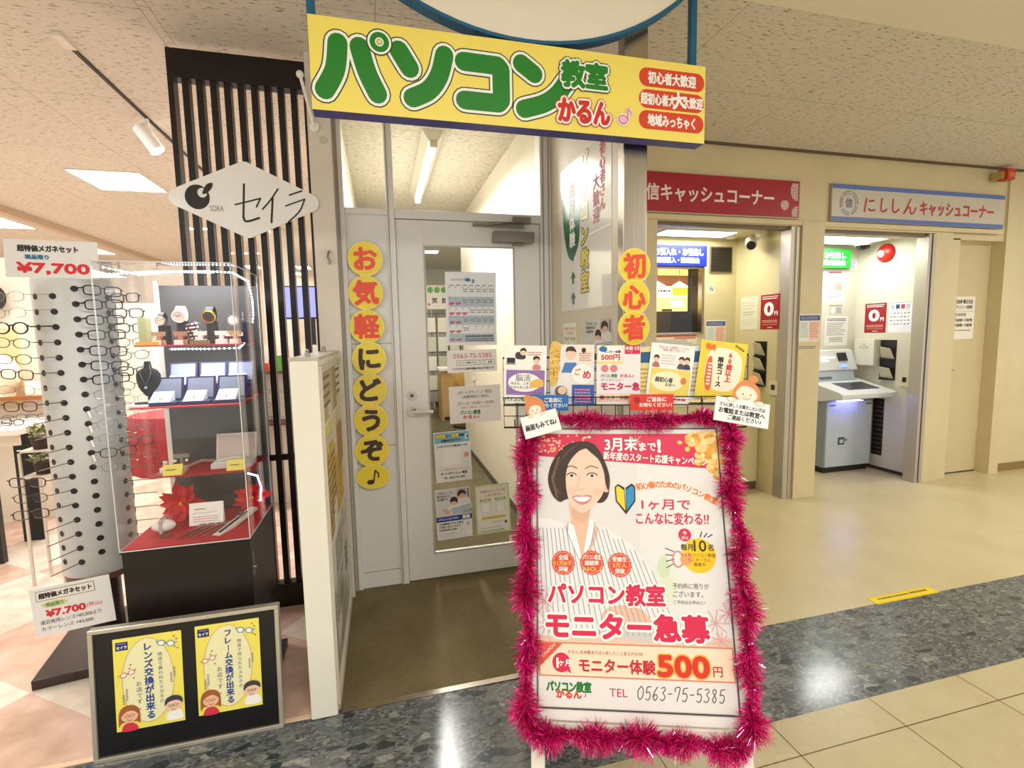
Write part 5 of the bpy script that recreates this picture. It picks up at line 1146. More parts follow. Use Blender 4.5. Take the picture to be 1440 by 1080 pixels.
a.text('¥7.700', 118, 116, 42, RED, 2, w=140, bold=.05); a.text('(税込)', 222, 114, 20, RED, 2, w=56); a.text('遠近両用レンズ+¥5,000より', 132, 152, 21, INK, 2, w=220); a.text('カラーレンズ +¥3,000', 116, 180, 20, INK, 2, w=186)
a.put('price_card', (-1.298, 2.395, .300), roll=-.10, lean=.10, label='white lens price card fixed low on the eyeglasses tower', cat='price card')

# ================================================================ FRAMED PAIR OF YELLOW POSTERS ON THE FLOOR
lp = thing('floor_poster_frame', 'low aluminium-framed black board with two yellow posters on the floor', 'poster frame', (-.693, 1.828, 0), rot=Matrix.Rotation(-.004, 4, 'Z') @ Matrix.Rotation(-.09, 4, 'X'))
AL = M('#c9c1b2', .3, .6)
m = MB(); w = .2925; hh = .446
for d in ((-w, w, 0, .032, 0, .014), (-w, w, 0, .032, hh - .014, hh), (-w, -w + .014, 0, .032, .014, hh - .014), (w - .014, w, 0, .032, .014, hh - .014)): m.box(*d, AL)
m.build('frame', lp, local=True, bevel=.002)
MB().box(-w + .014, w - .014, .008, .026, .014, hh - .014, M('#0c0b0d', .3)).build('black_board', lp, local=True)
MB().box(-.02, .02, .032, .11, .004, .30, BLACK).build('stand', lp, local=True)
def specs(a, x, y, s, c, rot, L=4):
    cr, sr = math.cos(rot), math.sin(rot); f = lambda u, v: (x + (u * cr - v * sr) * s, y + (u * sr + v * cr) * s)
    for k in (-.55, .55):
        P = [f(k + .42 * math.cos(2 * PI * i / 16), .34 * math.sin(2 * PI * i / 16)) for i in range(17)]; (a.poly(P[:-1], PWHITE, L) if L == 4 else None); a.stroke(P, s * .10, c, L + 1, cap=False)
    a.stroke([f(-.14, 0), f(.14, 0)], s * .10, c, L + 1); a.stroke([f(.97, -.05), f(1.25, -.2)], s * .10, c, L + 1); a.stroke([f(-.97, -.05), f(-1.2, -.2)], s * .10, c, L + 1)
def yellow(big, small):
    a = Art(205, 312, .204, .314, M('#f6e968', .4), t=.001)
    a.ell(100, 152, 76, 142, M('#f4efbe'), 1); a.ring(100, 152, 78, 144, 2, M('#d9b08a'), 2); a.rect(8, 12, 44, 40, NAVY, 2); a.rect(12, 16, 40, 19, M('#8f8fc8'), 3); a.text('セイラ', 26, 30, 13, PWHITE, 3, w=30, bold=.03)
    n = len(big); st = 262 / n; a.vtext(big, 103, 24, min(30, st * 1.05), BLUE, 3, st, bold=.03); n = len(small); a.vtext(small, 138, 62, 15, M('#4a5a78'), 3, 176 / n); a.vtext('お店です。', 72, 150, 19, M('#33507a'), 3, 20)
    specs(a, 158, 36, 26, M('#4d8fb0'), .2); specs(a, 40, 120, 22, M('#d0603f'), -.3)
    for x, y in ((182, 16), (190, 26), (184, 52), (192, 58), (50, 92), (46, 104), (58, 138)): a.ell(x, y, 2.6, 2.6, M('#8a5a2a'), 3, 8)
    a.lines(176, 122, 182, 5, 7, GREY, 3, .6, 0); a.lines(166, 140, 172, 5, 7, GREY, 3, .6, 0); a.lines(32, 172, 38, 6, 7, GREY, 3, .6, 0); a.lines(22, 190, 28, 5, 7, GREY, 3, .6, 0)
    # girl with red glasses, man with dark hair
    BR_ = M('#a5622f'); a.blob([(8, 296), (10, 248), (28, 228), (56, 230), (70, 250), (70, 290), (58, 284), (18, 284)], BR_, 4); a.ell(40, 262, 25, 22, M('#f1bfa0'), 5); a.blob([(14, 262), (20, 238), (46, 230), (64, 246), (66, 258), (50, 246), (30, 248)], BR_, 6)
    specs(a, 40, 262, 13, M('#c05a4a'), -.05, 7); a.blob([(18, 312), (24, 290), (44, 286), (58, 294), (62, 312)], M('#d8304a'), 6); a.stroke(smooth_loop([(34, 275), (40, 279), (47, 275)], 4, False), 2, M('#b0503f'), 6)
    DK_ = M('#3d3a44'); a.blob([(150, 300), (158, 272), (190, 268), (200, 300)], PWHITE, 4); a.ell(172, 250, 25, 22, M('#f3cbb0'), 5); a.blob([(146, 250), (150, 228), (172, 218), (196, 226), (200, 246), (184, 236), (160, 238)], DK_, 6); specs(a, 172, 252, 13, M('#3a3a3f'), -.05, 7); a.stroke(smooth_loop([(166, 264), (172, 267), (178, 264)], 4, False), 2, M('#b0503f'), 6)
    return a
yellow('レンズ交換が出来る', '他店で買われたメガネの').put('poster', (-.122, .0065, .2475), parent=lp, local=True, label='yellow lens replacement poster, left half of the board')
yellow('フレーム交換が出来る', '他店で作られたメガネの').put('poster', (.124, .0065, .2515), parent=lp, local=True, label='yellow frame replacement poster, right half of the board')

# ================================================================ LOW PARTITION beside the entrance
lw = thing('low_partition', 'chest-high cream partition panel at the left of the entrance mat', 'partition', (-.26, 2.25, 0))
CP = mottled('partition_cream', '#e6e3d4', '#edeadd', 1.2, .5)
Box('panel', (-.306, -.214, 1.83, 2.695, .004, 1.322), CP, lw, bevel=.003); Box('top_cap', (-.308, -.212, 1.829, 2.697, 1.322, 1.332), M('#bdb4a4', .4), lw)
m = MB()
for d in ((1.85, 1.868, .03, 1.30), (2.66, 2.678, .03, 1.30), (1.868, 2.66, .03, .048), (1.868, 2.66, 1.282, 1.30)): m.box(-.214, -.205, d[0], d[1], d[2], d[3], M('#cfc6b4', .35))
m.build('notice_frame', lw)
for y in (1.95, 2.50): top(MB().cyl((-.262, y, 1.332), (-.262, y, 1.347), .009, STEEL, n=14).ball((-.262, y, 1.353), .008, STEEL, 10), 'cap_screw', 'small metal screw knob on the partition top, %s' % ('nearer the front' if y < 2 else 'nearer the door'), 'knob', smooth=True)
def collage(seed, W, Hh, cols):
    rr = random.Random(seed); a = Art(200, 200 * Hh / W, W, Hh, M(cols[0], .3, coat=.5)); gh = a.gh
    for i in range(9):
        x = rr.random() * 150; y = rr.random() * (gh - 50); w = 30 + rr.random() * 60; h_ = 20 + rr.random() * 60
        a.rect(x, y, min(198, x + w), min(gh - 2, y + h_), M(rr.choice(cols[1:])), 1 + i % 3)
        if i % 2: a.lines(x + 3, y + 4, min(195, x + w), 4, 9, M('#6f6a5c'), 5, .35, .2, 10)
    return a
for i, (y0, y1, z0, z1, cols, lab) in enumerate(((1.88, 2.64, 1.08, 1.27, ('#cfc3a2', '#b5a57f', '#ded3b8', '#a8956b'), 'tan leaflet strip at the top of the partition side'),
        (1.88, 2.64, .62, 1.07, ('#d2c6a0', '#d9b02e', '#b08a5a', '#8a8a80', '#e7dcc0', '#c9a23a'), 'colourful poster with yellow patches in the middle of the partition side'),
        (1.88, 2.64, .08, .60, ('#c3c0b4', '#b3b0a4', '#cfcbc0', '#a9a494'), 'greyish poster at the bottom of the partition side'))):
    collage(i + 4, y1 - y0, z1 - z0, cols).put('partition_poster', (-.2125, (y0 + y1) / 2, (z0 + z1) / 2), FACE_R, label=lab, cat='poster')
# ================================================================ CASH CORNER
DR = M('#a00c1e', .4)
t = thing('bank_sign', 'dark red illuminated cash corner sign with white katakana over the first booth', 'sign', (2.53, FY - .03, 2.245))
Box('sign_box', (1.76, 3.20, FY - .020, FY - .001, 2.250, 2.540), M('#b9a98c', .4), t); Box('sign_face', (1.768, 3.192, FY - .022, FY - .02, 2.258, 2.532), DR, t)
a = Art(1324, 274, 1.324, .274, sheet=False, eps=.0006)
PW = M('#f0d9d4', .5)
a.text('信キャッシュコーナー', 545, 140, 128, PW, 2, w=1085, bold=.025)
for cx, cy, r in ((1190, 182, 38),): 
    for k in range(7): 
        y = cy - r + 6 + k * r * 2 / 7; h_ = math.sqrt(max(0, r * r - (y + 3 - cy) ** 2)); a.rect(cx - h_, y, cx + h_, y + 6, PW, 2)
for k in range(13):
    y = 20 + k * 10; h_ = 60 * math.sqrt(max(0, 1 - ((y - 70) / 75) ** 2)); a.rect(1300 - h_, y, 1310, y + 5, PW, 2)
for k in range(8):
    y = 190 + k * 10; h_ = 50 * math.sqrt(max(0, 1 - ((y - 235) / 48) ** 2)); a.rect(1306 - h_, y, 1312, y + 5, PW, 2)
a.put('lettering', (2.53, FY - .022, 2.395), parent=t)
t = thing('bank_sign', 'long grey cash corner sign with blue borders and red lettering over second booth', 'sign', (4.456, FY - .03, 2.245))
Box('sign_box', (3.50, 5.41, FY - .020, FY - .001, 2.248, 2.538), M('#a89a84', .4), t)
a = Art(1900, 284, 1.9, .284, M('#c4bcaa', .35), t=.003, eps=.0006)
SB = M('#546cae', .4); a.rect(0, 0, 1900, 34, SB, 1); a.rect(0, 250, 1900, 284, SB, 1)
GB = M('#7c8794', .5); a.ring(170, 142, 92, 96, 9, GB, 2); a.ring(170, 142, 72, 76, 7, GB, 2)
for th in (.2, 1.4, 2.6, 3.8, 5.0): a.stroke([(170 + 66 * math.cos(th), 142 + 66 * math.sin(th)), (170 + 100 * math.cos(th), 142 + 100 * math.sin(th))], 14, M('#c9c2b0', .35), 3, cap=False)
a.text('信', 170, 142, 80, GB, 3, bold=.03)
RB = M('#b02a2c', .5)
for q in ([(345, 100), (330, 200)], [(375, 120), (420, 112)], [(372, 180), (400, 192), (435, 184)], [(505, 92), (500, 170), (520, 196), (560, 176)], [(625, 92), (622, 170), (645, 196), (690, 170)]): a.stroke(smooth_loop(q, 5, False) if len(q) > 2 else q, 16, RB, 2)
a.stroke(smooth_loop([(810, 84), (775, 150), (745, 200), (790, 150), (812, 160), (818, 196), (850, 190), (872, 150)], 5, False), 15, RB, 2)
a.text('キャッシュコーナー', 1345, 150, 128, RB, 2, w=850, bold=.03)
a.put('sign_face', (4.456, FY - .0235, 2.393), parent=t)
# small red box lamp high on the right
t = thing('alarm_lamp', 'small red box lamp at the ceiling corner, far right', 'lamp', (5.34, 3.22, 2.63))
Box('lamp_box', (5.275, 5.365, 3.20, 3.28, 2.645, 2.738), M('#c4321c', .35), t, bevel=.004); Box('bracket', (5.25, 5.275, 3.225, 3.3095, 2.655, 2.72), M('#b79a5a', .4), t); Box('back_plate', (5.275, 5.365, 3.28, 3.3095, 2.66, 2.715), M('#b79a5a', .4), t)
a = Art(110, 95, .11, .095, sheet=False); a.rect(30, 30, 80, 66, M('#e0952f'), 1); a.lines(36, 38, 74, 3, 9, DR, 2, .4, .1); a.put('lamp_panel', (5.32, 3.1995, 2.6875), parent=t)

def wallart(art, name, x0, x1, z0, z1, y, label, cat='notice', roll=0): return art.put(name, ((x0 + x1) / 2, y - .0016, (z0 + z1) / 2), roll=roll, label=label, cat=cat)
def sideart(art, name, y0, y1, z0, z1, x, label, cat='notice'): return art.put(name, (x - .0016, (y0 + y1) / 2, (z0 + z1) / 2), FACE_L, label=label, cat=cat)
def fee_table():
    a = Art(210, 225, .205, .219, M('#e6e2da')); a.rect(4, 10, 206, 52, M('#2f3e78'), 1); a.lines(14, 22, 190, 2, 14, M('#b9c0dd'), 2, .4, .1, 14); a.rect(8, 60, 100, 214, M('#dfe6dc'), 1); a.rect(104, 60, 204, 214, M('#f0c9b0'), 1)
    a.lines(14, 72, 96, 8, 16, M('#7d8a86'), 2, .3, .2, 12); a.lines(110, 72, 200, 8, 16, M('#b06a58'), 2, .3, .2, 12)
    for k in range(4): a.rect(104 + k * 25, 60, 105 + k * 25, 214, M('#c89a84'), 3)
    a.ring(105, 112, 104, 111, 3, M('#55607a'), 1) if False else None
    return a
wallart(fee_table(), 'fee_notice', 3.238, 3.440, 1.295, 1.512, FY - .022, 'fee table notice with dark blue head on the pillar between the booths')
a = Art(200, 34, .2, .034, M('#d3c2a2')); a.lines(6, 6, 190, 2, 13, M('#6d6250'), 2, .5, .2, 12); wallart(a, 'paper_strip', 3.238, 3.438, 1.228, 1.262, FY - .022, 'narrow paper strip under the fee notice on the pillar')
a = Art(372, 389, .372, .389, M('#ece7d8')); a.text('西尾信用金庫 幡豆支店', 186, 46, 40, INK, 2, w=310, bold=.02); a.text('ポートタウンミュー出張所', 186, 96, 36, INK, 2, w=310, bold=.02); a.rect(10, 134, 362, 138, M('#b9b2a2'), 1)
a.text('ご利用時間', 186, 166, 34, INK, 2, w=160); a.text('平　日　午前9時〜午後7時', 186, 216, 34, INK, 2, w=320, bold=.02); a.text('土日祝　午前9時〜午後5時', 186, 262, 34, INK, 2, w=320, bold=.02); a.lines(30, 304, 340, 1, 20, GREY, 2, .5, .05, 12)
wallart(a, 'hours_notice', 4.985, 5.357, 1.275, 1.664, 3.43, 'white paper notice with black lines on the beige staff door')
def zero(w, h):
    a = Art(200, 288, w, h, M('#9a1c28', .4)); a.lines(18, 14, 182, 2, 16, PWHITE, 2, .45, .1, 14); a.text('0', 88, 116, 150, PWHITE, 2, w=88, bold=.05); a.text('円', 164, 156, 40, PWHITE, 2, bold=.03); a.lines(20, 212, 180, 2, 14, M('#e6b8b0'), 2, .45, .1, 12); a.lines(24, 246, 176, 1, 14, M('#e2a35a'), 2, .4, .1, 12); a.lines(80, 270, 128, 1, 10, PWHITE, 2, .5, 0, 10)
    return a
# --- first booth
BX = 3.145
sideart(zero(.212, .288), 'zero_yen_poster', 3.392, 3.604, 1.398, 1.686, BX, 'dark red poster with large white zero in the first booth', 'poster')
a = Art(212, 287, .212, .287, M('#d9d8c0')); a.lines(20, 50, 190, 3, 24, M('#a9a892'), 2, .15, .3, 16); a.lines(30, 130, 180, 2, 22, M('#8d8c78'), 2, .25, .2, 14); a.lines(30, 200, 180, 3, 18, M('#a9a892'), 2, .15, .3, 16); sideart(a, 'paper_notice', 3.638, 3.850, 1.397, 1.684, BX, 'pale plain paper notice left of the red poster in the first booth')
def leaflet_rack(y0, y1, z0, z1, x, n, label):
    t = thing('leaflet_rack', label, 'leaflet rack', (x - .01, (y0 + y1) / 2, z0))
    Box('back_plate', (x - .006, x - .0005, y0, y1, z0, z1), M('#1d1a19', .35), t)
    for k in range(n):
        z = z1 - (k + .95) * (z1 - z0) / n
        m = MB().add([(x - .008, y1 - .012, z + .01), (x - .008, y0 + .012, z + .0), (x - .055, y0 + .02, z + .10), (x - .055, y1 - .03, z + .115)], [(0, 1, 2, 3)], M('#cfc8b2', .5))
        o = m.build('leaflet', t); s_ = o.modifiers.new('thickness', 'SOLIDIFY'); s_.thickness = .004
        MB().box(x - .03, x - .006, y0 + .01, y1 - .01, z - .012, z - .004, M('#1d1a19', .35)).build('tray', t)
    return t
leaflet_rack(3.52, 3.66, .917, 1.297, BX, 3, 'black leaflet rack with three pale leaflets in the first booth')
def switch(y0, y1, z0, z1, x, label):
    t = thing('wall_switch', label, 'switch', (x - .005, (y0 + y1) / 2, z0)); Box('plate', (x - .010, x - .0005, y0, y1, z0, z1), M('#d8cfae', .4), t, bevel=.002); Box('button', (x - .0125, x - .010, y0 + (y1 - y0) * .28, y1 - (y1 - y0) * .28, z0 + (z1 - z0) * .36, z1 - (z1 - z0) * .28), M('#1f1b18', .3), t)
switch(3.385, 3.475, .853, .972, BX, 'cream wall plate with a black button near the first booth entrance')
t = thing('security_camera', 'white security camera on a wall arm high in the first booth', 'security camera', (3.08, 3.57, 2.11))
MB().cyl((3.08, 3.55, 2.21), (3.08, 3.55, 2.185), .05, M('#d9d2b8', .4), n=24).ball((3.08, 3.55, 2.178), (.045, .045, .03), M('#d9d2b8', .4), 18).build('base', t, smooth=True)
MB().tube([(3.07, 3.55, 2.16), (3.02, 3.58, 2.13)], .012, M('#d9d2b8', .4), 10).build('arm', t)
dq = Vector((-.45, -.62, -.40)).normalized(); c0 = Vector((3.02, 3.60, 2.125))
MB().cyl(c0 - dq * .03, c0 + dq * .08, .042, M('#d9d2b8', .4), n=20).build('housing', t, smooth=True); MB().cyl(c0 + dq * .08, c0 + dq * .086, .034, M('#1a1716', .2), n=20).build('camera_lens', t)
top(MB().lathe([(.0001, -.028), (.03, -.026), (.05, -.012), (.055, 0)], (2.98, 3.80, 2.2095), M('#d9d2b0', .5), 24), 'smoke_detector', 'round cream smoke detector on the first booth ceiling', 'smoke detector', smooth=True)
def glow(name, label, x0, x1, y0, y1, z, e=4.):
    t = thing(name, label, 'ceiling light', ((x0 + x1) / 2, (y0 + y1) / 2, z - .012)); MB().box(x0 - .012, x1 + .012, y0 - .012, y1 + .012, z - .008, z - .0005, M('#e5e0d0', .5)).build('frame', t); MB().box(x0, x1, y0, y1, z - .012, z - .008, M('#fffaf0', .5, emit=e)).build('diffuser', t); return t
glow('ceiling_light', 'bright rectangular ceiling light in the first booth', 2.25, 2.90, 3.62, 3.82, 2.21, 5); glow('ceiling_light', 'bright rectangular ceiling light in the second booth', 3.78, 4.52, 3.63, 3.92, 2.21, 6)
# blue lightbox, dark grille, small sign, window with a stainless frame
BYL = 3.92
t = thing('lightbox_sign', 'blue backlit sign with white lettering inside the first booth', 'sign', (2.45, BYL - .03, 1.96))
Box('light_case', (2.05, 2.806, BYL - .04, BYL - .0005, 1.958, 2.138), M('#3b3a52', .4), t)
a = Art(756, 172, .75, .172, M('#0c1fb0', .4, emit=.9), t=.002, eps=.0006); LW = M('#f4f6ff', .5, emit=1.2)
a.text('お預入れ・お引出し', 480, 56, 68, LW, 2, w=480, bold=.03); a.text('通帳記入・残高照会', 470, 126, 52, LW, 2, w=420, bold=.03)
a.put('sign_face', (2.428, BYL - .0425, 2.048), parent=t)
t = thing('air_grille', 'dark square ventilation grille beside the blue sign in the first booth', 'grille', (2.973, BYL - .01, 1.912))
Box('frame', (2.858, 3.088, BYL - .012, BYL - .0005, 1.910, 2.140), M('#7a6f55', .4), t); m = MB().box(2.868, 3.078, BYL - .0135, BYL - .012, 1.920, 2.130, M('#15110e', .5))
for k in range(11): m.box(2.868, 3.078, BYL - .019, BYL - .0135, 1.925 + k * .0188, 1.931 + k * .0188, M('#3a3128', .4))
m.build('louvre', t)
a = Art(70, 74, .070, .074, M('#e6dfca')); a.ring(35, 34, 22, 22, 5, INK, 1); a.stroke([(20, 20), (50, 48)], 5, INK, 2); a.rect(22, 31, 46, 37, INK, 2); wallart(a, 'no_smoking_sign', 2.851, 2.920, 1.727, 1.801, BYL, 'small square no smoking sign below the dark grille', 'sign')
wallart(fee_table(), 'fee_notice', 2.838, 3.042, 1.270, 1.489, BYL, 'fee table notice on the back wall of the first booth')
a = Art(460, 90, .46, .09, M('#e8dcc6')); a.rect(0, 0, 460, 18, M('#c4684a'), 1); a.rect(230, 24, 450, 36, M('#c4684a'), 1); a.lines(14, 44, 440, 3, 14, GREY, 2, .35, .2, 14); wallart(a, 'paper_notice', 2.284, 2.742, 1.275, 1.364, BYL, 'wide orange and white paper under the booth window')
win = MB()
for d in ((1.70, 1.72, 1.37, 1.955), (2.785, 2.808, 1.37, 1.955), (1.72, 2.785, 1.37, 1.385), (1.72, 2.785, 1.94, 1.955)): win.box(d[0], d[1], BYL - .008, BYL + .05, d[2], d[3], STEEL)
struct('window_3', win); struct('window_4', MB().box(1.72, 2.785, BYL + .02, BYL + .024, 1.385, 1.94, GLASS))
# behind that window: made-up glowing panel for the warm lit room, dark partition at the right
bk = MB().box(1.3, 3.6, 4.9, 4.95, .8, 2.3, M('#5f4c3a', .6)).box(3.10, 3.13, 3.98, 4.9, .8, 2.3, M('#3a3129', .5)).box(1.3, 3.6, 3.98, 4.9, .78, .8, M('#4a3d30'))
bk.box(1.3, 3.6, 3.98, 4.9, 2.3, 2.32, M('#8a6a48'))
struct('wall_back', bk)
t = thing('lit_room_panel', 'warm yellow glowing panel standing in for the lit room behind the booth window', 'sign', (2.62, 4.55, 1.58))
a = Art(900, 420, .90, .42, M('#ffe9a8', .5, emit=1.6), t=.02, eps=.0008); a.rect(0, 0, 900, 60, M('#f7d77a', .5, emit=1.2), 1); a.rect(0, 60, 900, 170, M('#b8703a', .5, emit=.55), 1); a.rect(0, 170, 900, 270, M('#fff6da', .5, emit=2.0), 1); a.rect(0, 280, 900, 420, M('#f8df7c', .5, emit=1.5), 1); a.rect(720, 180, 900, 260, M('#f2c531', .5, emit=1.2), 2); a.lines(560, 206, 700, 1, 30, M('#8a4a2a'), 3, .6, .1, 22); a.rrect(700, 310, 860, 370, 20, M('#fff3c8', .5, emit=1.6), 2); a.rect(600, 396, 720, 420, M('#a5762f'), 3)
a.put('board_face', (2.62, 4.55, 1.81), parent=t)
for i, x in enumerate((2.60, 2.84)):
    t = thing('pendant_lamp', 'small white pendant lamp behind the booth window, %s' % ('left' if i == 0 else 'right'), 'lamp', (x, 4.35, 1.83)); MB().lathe([(.005, .05), (.02, .04), (.075, .006), (.078, 0), (.0001, .002)], (x, 4.35, 1.83), M('#fff4d8', .4, emit=1.5), 20).build('shade', t, smooth=True); MB().cyl((x, 4.35, 1.875), (x, 4.35, 2.299), .003, M('#e8d8b0')).build('cord', t)
t = thing('booth_counter', 'cream service counter with dark kick board in the first booth', 'counter', (2.4, 3.74, 0))
Box('body', (1.75, 3.140, 3.585, 3.915, .075, .775), M('#cdbf92', .5), t, bevel=.003); Box('kick_board', (1.76, 3.139, 3.60, 3.915, 0, .075), M('#5d5138', .5), t); Box('counter_top', (1.74, 3.141, 3.570, 3.917, .775, .80), M('#d9cda4', .35), t, bevel=.003)
# --- second booth
BZ = 4.70; BY2 = 4.07
sideart(zero(.218, .288), 'zero_yen_poster', 3.744, 3.962, 1.344, 1.632, BZ, 'dark red poster with large white zero in the second booth', 'poster')
a = Art(216, 289, .216, .289, M('#e6e8ee')); a.rect(0, 8, 216, 12, M('#55607a'), 1)
for k, c in enumerate(('#b8bcc8', '#3a4468', '#b3324e', '#b8bcc8')): a.rect(18 + k * 48, 26, 54 + k * 48, 66, M(c), 1); a.lines(20 + k * 48, 72, 52 + k * 48, 2, 8, GREY, 2, .4, .2, 8)
for i in range(4):
    for j in range(6): a.rect(18 + j * 32, 102 + i * 34, 36 + j * 32, 112 + i * 34, M('#6d7486') if (i + j) % 3 else M('#a9aebb'), 2)
sideart(a, 'service_calendar', 3.504, 3.720, 1.344, 1.633, BZ, 'white service calendar right of the red poster in the second booth')
t = thing('fire_alarm', 'round red fire alarm with pale centre in the second booth', 'alarm', (BZ - .03, 3.777, 2.02))
m = MB().lathe([(.088, 0), (.086, .012), (.070, .034), (.030, .044), (.0001, .045)], (BZ - .0005, 3.777, 2.10), M('#c9261c', .3), 32, axis=Vector((-1, 0, 0))); m.build('alarm_body', t, smooth=True)
MB().lathe([(.034, 0), (.034, .006), (.024, .010), (.0001, .010)], (BZ - .043, 3.795, 2.095), M('#d9cfc0', .3), 24, axis=Vector((-1, 0, -.1)).normalized()).build('alarm_lamp_lens', t, smooth=True)
t = thing('dome_camera', 'white dome security camera in the ceiling corner of second booth', 'security camera', (4.56, 3.90, 2.16))
MB().cyl((4.56, 3.90, 2.2095), (4.56, 3.90, 2.185), .075, M('#d8d2bf', .4), n=28).build('dome_base', t, smooth=True); MB().lathe([(.0001, -.045), (.03, -.04), (.052, -.02), (.058, 0)], (4.56, 3.90, 2.185), M('#171615', .12), 28).build('dome', t, smooth=True)
t = thing('lightbox_sign', 'green backlit sign with white lettering inside the second booth', 'sign', (4.2, BY2 - .03, 1.985))
Box('light_case', (3.80, 4.566, BY2 - .04, BY2 - .0005, 1.986, 2.174), M('#4f6a4a', .4), t)
a = Art(766, 180, .76, .18, M('#1faa35', .4, emit=.8), t=.002, eps=.0006); a.text('お預入れ・お引出し', 400, 58, 68, LW, 2, w=600, bold=.03); a.text('残高照会', 560, 130, 60, LW, 2, w=280, bold=.03); a.put('sign_face', (4.183, BY2 - .0425, 2.080), parent=t)
a = Art(420, 315, .42, .315, M('#ece9e4')); a.rect(210, 20, 370, 36, M('#c4485a'), 1); a.lines(200, 56, 380, 9, 26, M('#9aa0a8'), 2, .4, .3, 16); a.rect(300, 130, 380, 200, M('#d9a89a'), 3); a.rect(190, 60, 280, 180, M('#cdd3d8'), 1); wallart(a, 'service_poster', 4.127, 4.549, 1.663, 1.978, BY2, 'white service poster with red heading above the cash machine', 'poster')
a = Art(92, 90, .092, .09, M('#e4e6f4')); a.lines(12, 14, 80, 4, 19, M('#7a86c8'), 2, .4, .2, 10); wallart(a, 'paper_notice', 4.590, 4.683, 1.987, 2.077, BY2, 'small bluish paper beside the green sign')
a = Art(160, 93, .16, .093, M('#c9c8c0')); a.rect(0, 0, 160, 10, GREY, 1); a.rect(20, 24, 70, 80, M('#e6e5e0'), 1); a.rect(84, 24, 146, 80, M('#a9a8b4'), 1); wallart(a, 'wall_plate', 4.367, 4.527, 1.535, 1.628, BY2, 'small grey plate above the printed notice in the second booth', 'plate')
a = Art(290, 297, .29, .297, M('#ebe9e4')); a.lines(24, 24, 266, 2, 16, INK, 2, .5, .1, 18); a.lines(24, 66, 266, 8, 17, M('#6f6d6a'), 2, .35, .25, 14); a.lines(60, 216, 230, 3, 17, M('#55534f'), 2, .4, .1, 20); wallart(a, 'paper_notice', 4.321, 4.611, 1.220, 1.517, BY2, 'printed white notice behind the cash machine')
t = thing('wall_box', 'white letter box with small print on the second booth wall', 'box', (4.66, 3.89, 1.026))
Box('box_body', (4.62, BZ - .0005, 3.786, 3.993, 1.026, 1.283), M('#dcd9ca', .5), t, bevel=.003); a = Art(200, 250, .2, .25, sheet=False); a.rect(92, 40, 108, 52, GREY, 1); a.lines(50, 66, 150, 2, 16, GREY, 1, .4, .1, 10); a.put('print', (4.6195, 3.89, 1.155), FACE_L, parent=t)
leaflet_rack(3.626, 3.780, .896, 1.275, BZ, 2, 'black leaflet rack with two pale leaflets in the second booth')
switch(3.490, 3.572, .841, .965, BZ, 'cream wall plate with black button in the second booth')
m = MB().box(BZ - .006, BZ - .0005, 3.715, 3.82, .145, .704, M('#191513', .5))
for k in range(12): m.box(BZ - .010, BZ - .006, 3.718, 3.817, .165 + k * .045, .180 + k * .045, M('#4a4038', .4))
t = thing('wall_grille', 'tall dark louvre low on the wall beside the cash machine', 'grille', (BZ - .005, 3.77, .145)); m.build('louvre', t)
# cash machine
t = thing('cash_machine', 'grey cash machine with sloping screen console in the second booth', 'cash machine', (4.35, 3.9, 0))
AG = M('#b4bdc0', .45); AG2 = M('#8e979c', .45); AL_ = M('#d4d8d8', .35)
Box('base', (4.085, 4.62, 3.80, 4.05, 0, .055), M('#1c1a18', .5), t); b_ = Box('cabinet', (4.072, 4.633, 3.782, 4.055, .055, .705), AG2, t, bevel=.006)
dpan = Box('cabinet_door', (4.080, 4.626, 3.776, 3.782, .062, .690), AG, t, bevel=.002)
MB().box(4.225, 4.300, 3.772, 3.776, .275, .345, M('#3f4244', .4)).box(4.240, 4.285, 3.770, 3.772, .290, .325, M('#b7bcbd', .4)).build('handle', dpan); MB().cyl((4.320, 3.776, .318), (4.320, 3.770, .318), .008, BLACK, n=12).build('lock', dpan)
MB().box(4.11, 4.18, 3.7745, 3.776, .655, .668, M('#5a6064')).box(4.55, 4.61, 3.7745, 3.776, .655, .668, M('#5a6064')).build('vent_slot', dpan)
m = MB().prism([(3.575, .745), (3.570, .790), (3.60, .806), (4.05, .91), (4.05, .705), (3.80, .705)], 4.03, 4.665, AL_, axis='x'); m.build('console', t, bevel=.008)
sl_ = math.atan2(.104, .45); MC = Matrix.Translation((4.36, 3.76, .8445)) @ Matrix.Rotation(sl_, 4, 'X')
MB().box(-.17, .20, -.11, .09, 0, .004, M('#3b3f45', .15), MC).build('screen', t); MB().box(-.18, .21, -.12, .10, -.002, .002, M('#eceeee', .3), MC).build('screen_bezel', t)
MB().box(4.15, 4.42, 3.70, 3.745, .706, .711, M('#8b8cff', .5, emit=14.)).build('light_strip', t)
m = MB().prism([(3.90, .865), (3.935, .985), (4.055, 1.02), (4.055, .87)], 4.04, 4.55, M('#a9b2ba', .4), axis='x'); m.build('slot_panel', t, bevel=.006)
MB().prism([(3.925, .982), (4.0, 1.175), (4.055, 1.185), (4.055, .98)], 4.05, 4.60, M('#c7c8c2', .4), axis='x').build('upper_panel', t, bevel=.006)
MU = Matrix.Translation((4.33, 3.962, 1.08)) @ Matrix.Rotation(-.37, 4, 'X')
m = MB(); WG = M('#fdfdf6', .5, emit=1.5)
for i in range(4): m.box(-.14 + i * .045, -.112 + i * .045, -.008, -.002, .02, .034, WG, MU)
for i in range(2): m.box(-.14 + i * .045, -.112 + i * .045, -.008, -.002, -.012, .002, WG, MU)
m.build('indicator', t); MB().box(.06, .17, -.009, -.002, -.01, .075, M('#16151a', .3), MU).build('card_slot', t); MB().box(.07, .14, -.009, -.002, -.075, -.055, M('#3f66ff', .5, emit=4.), MU).build('blue_lamp', t)
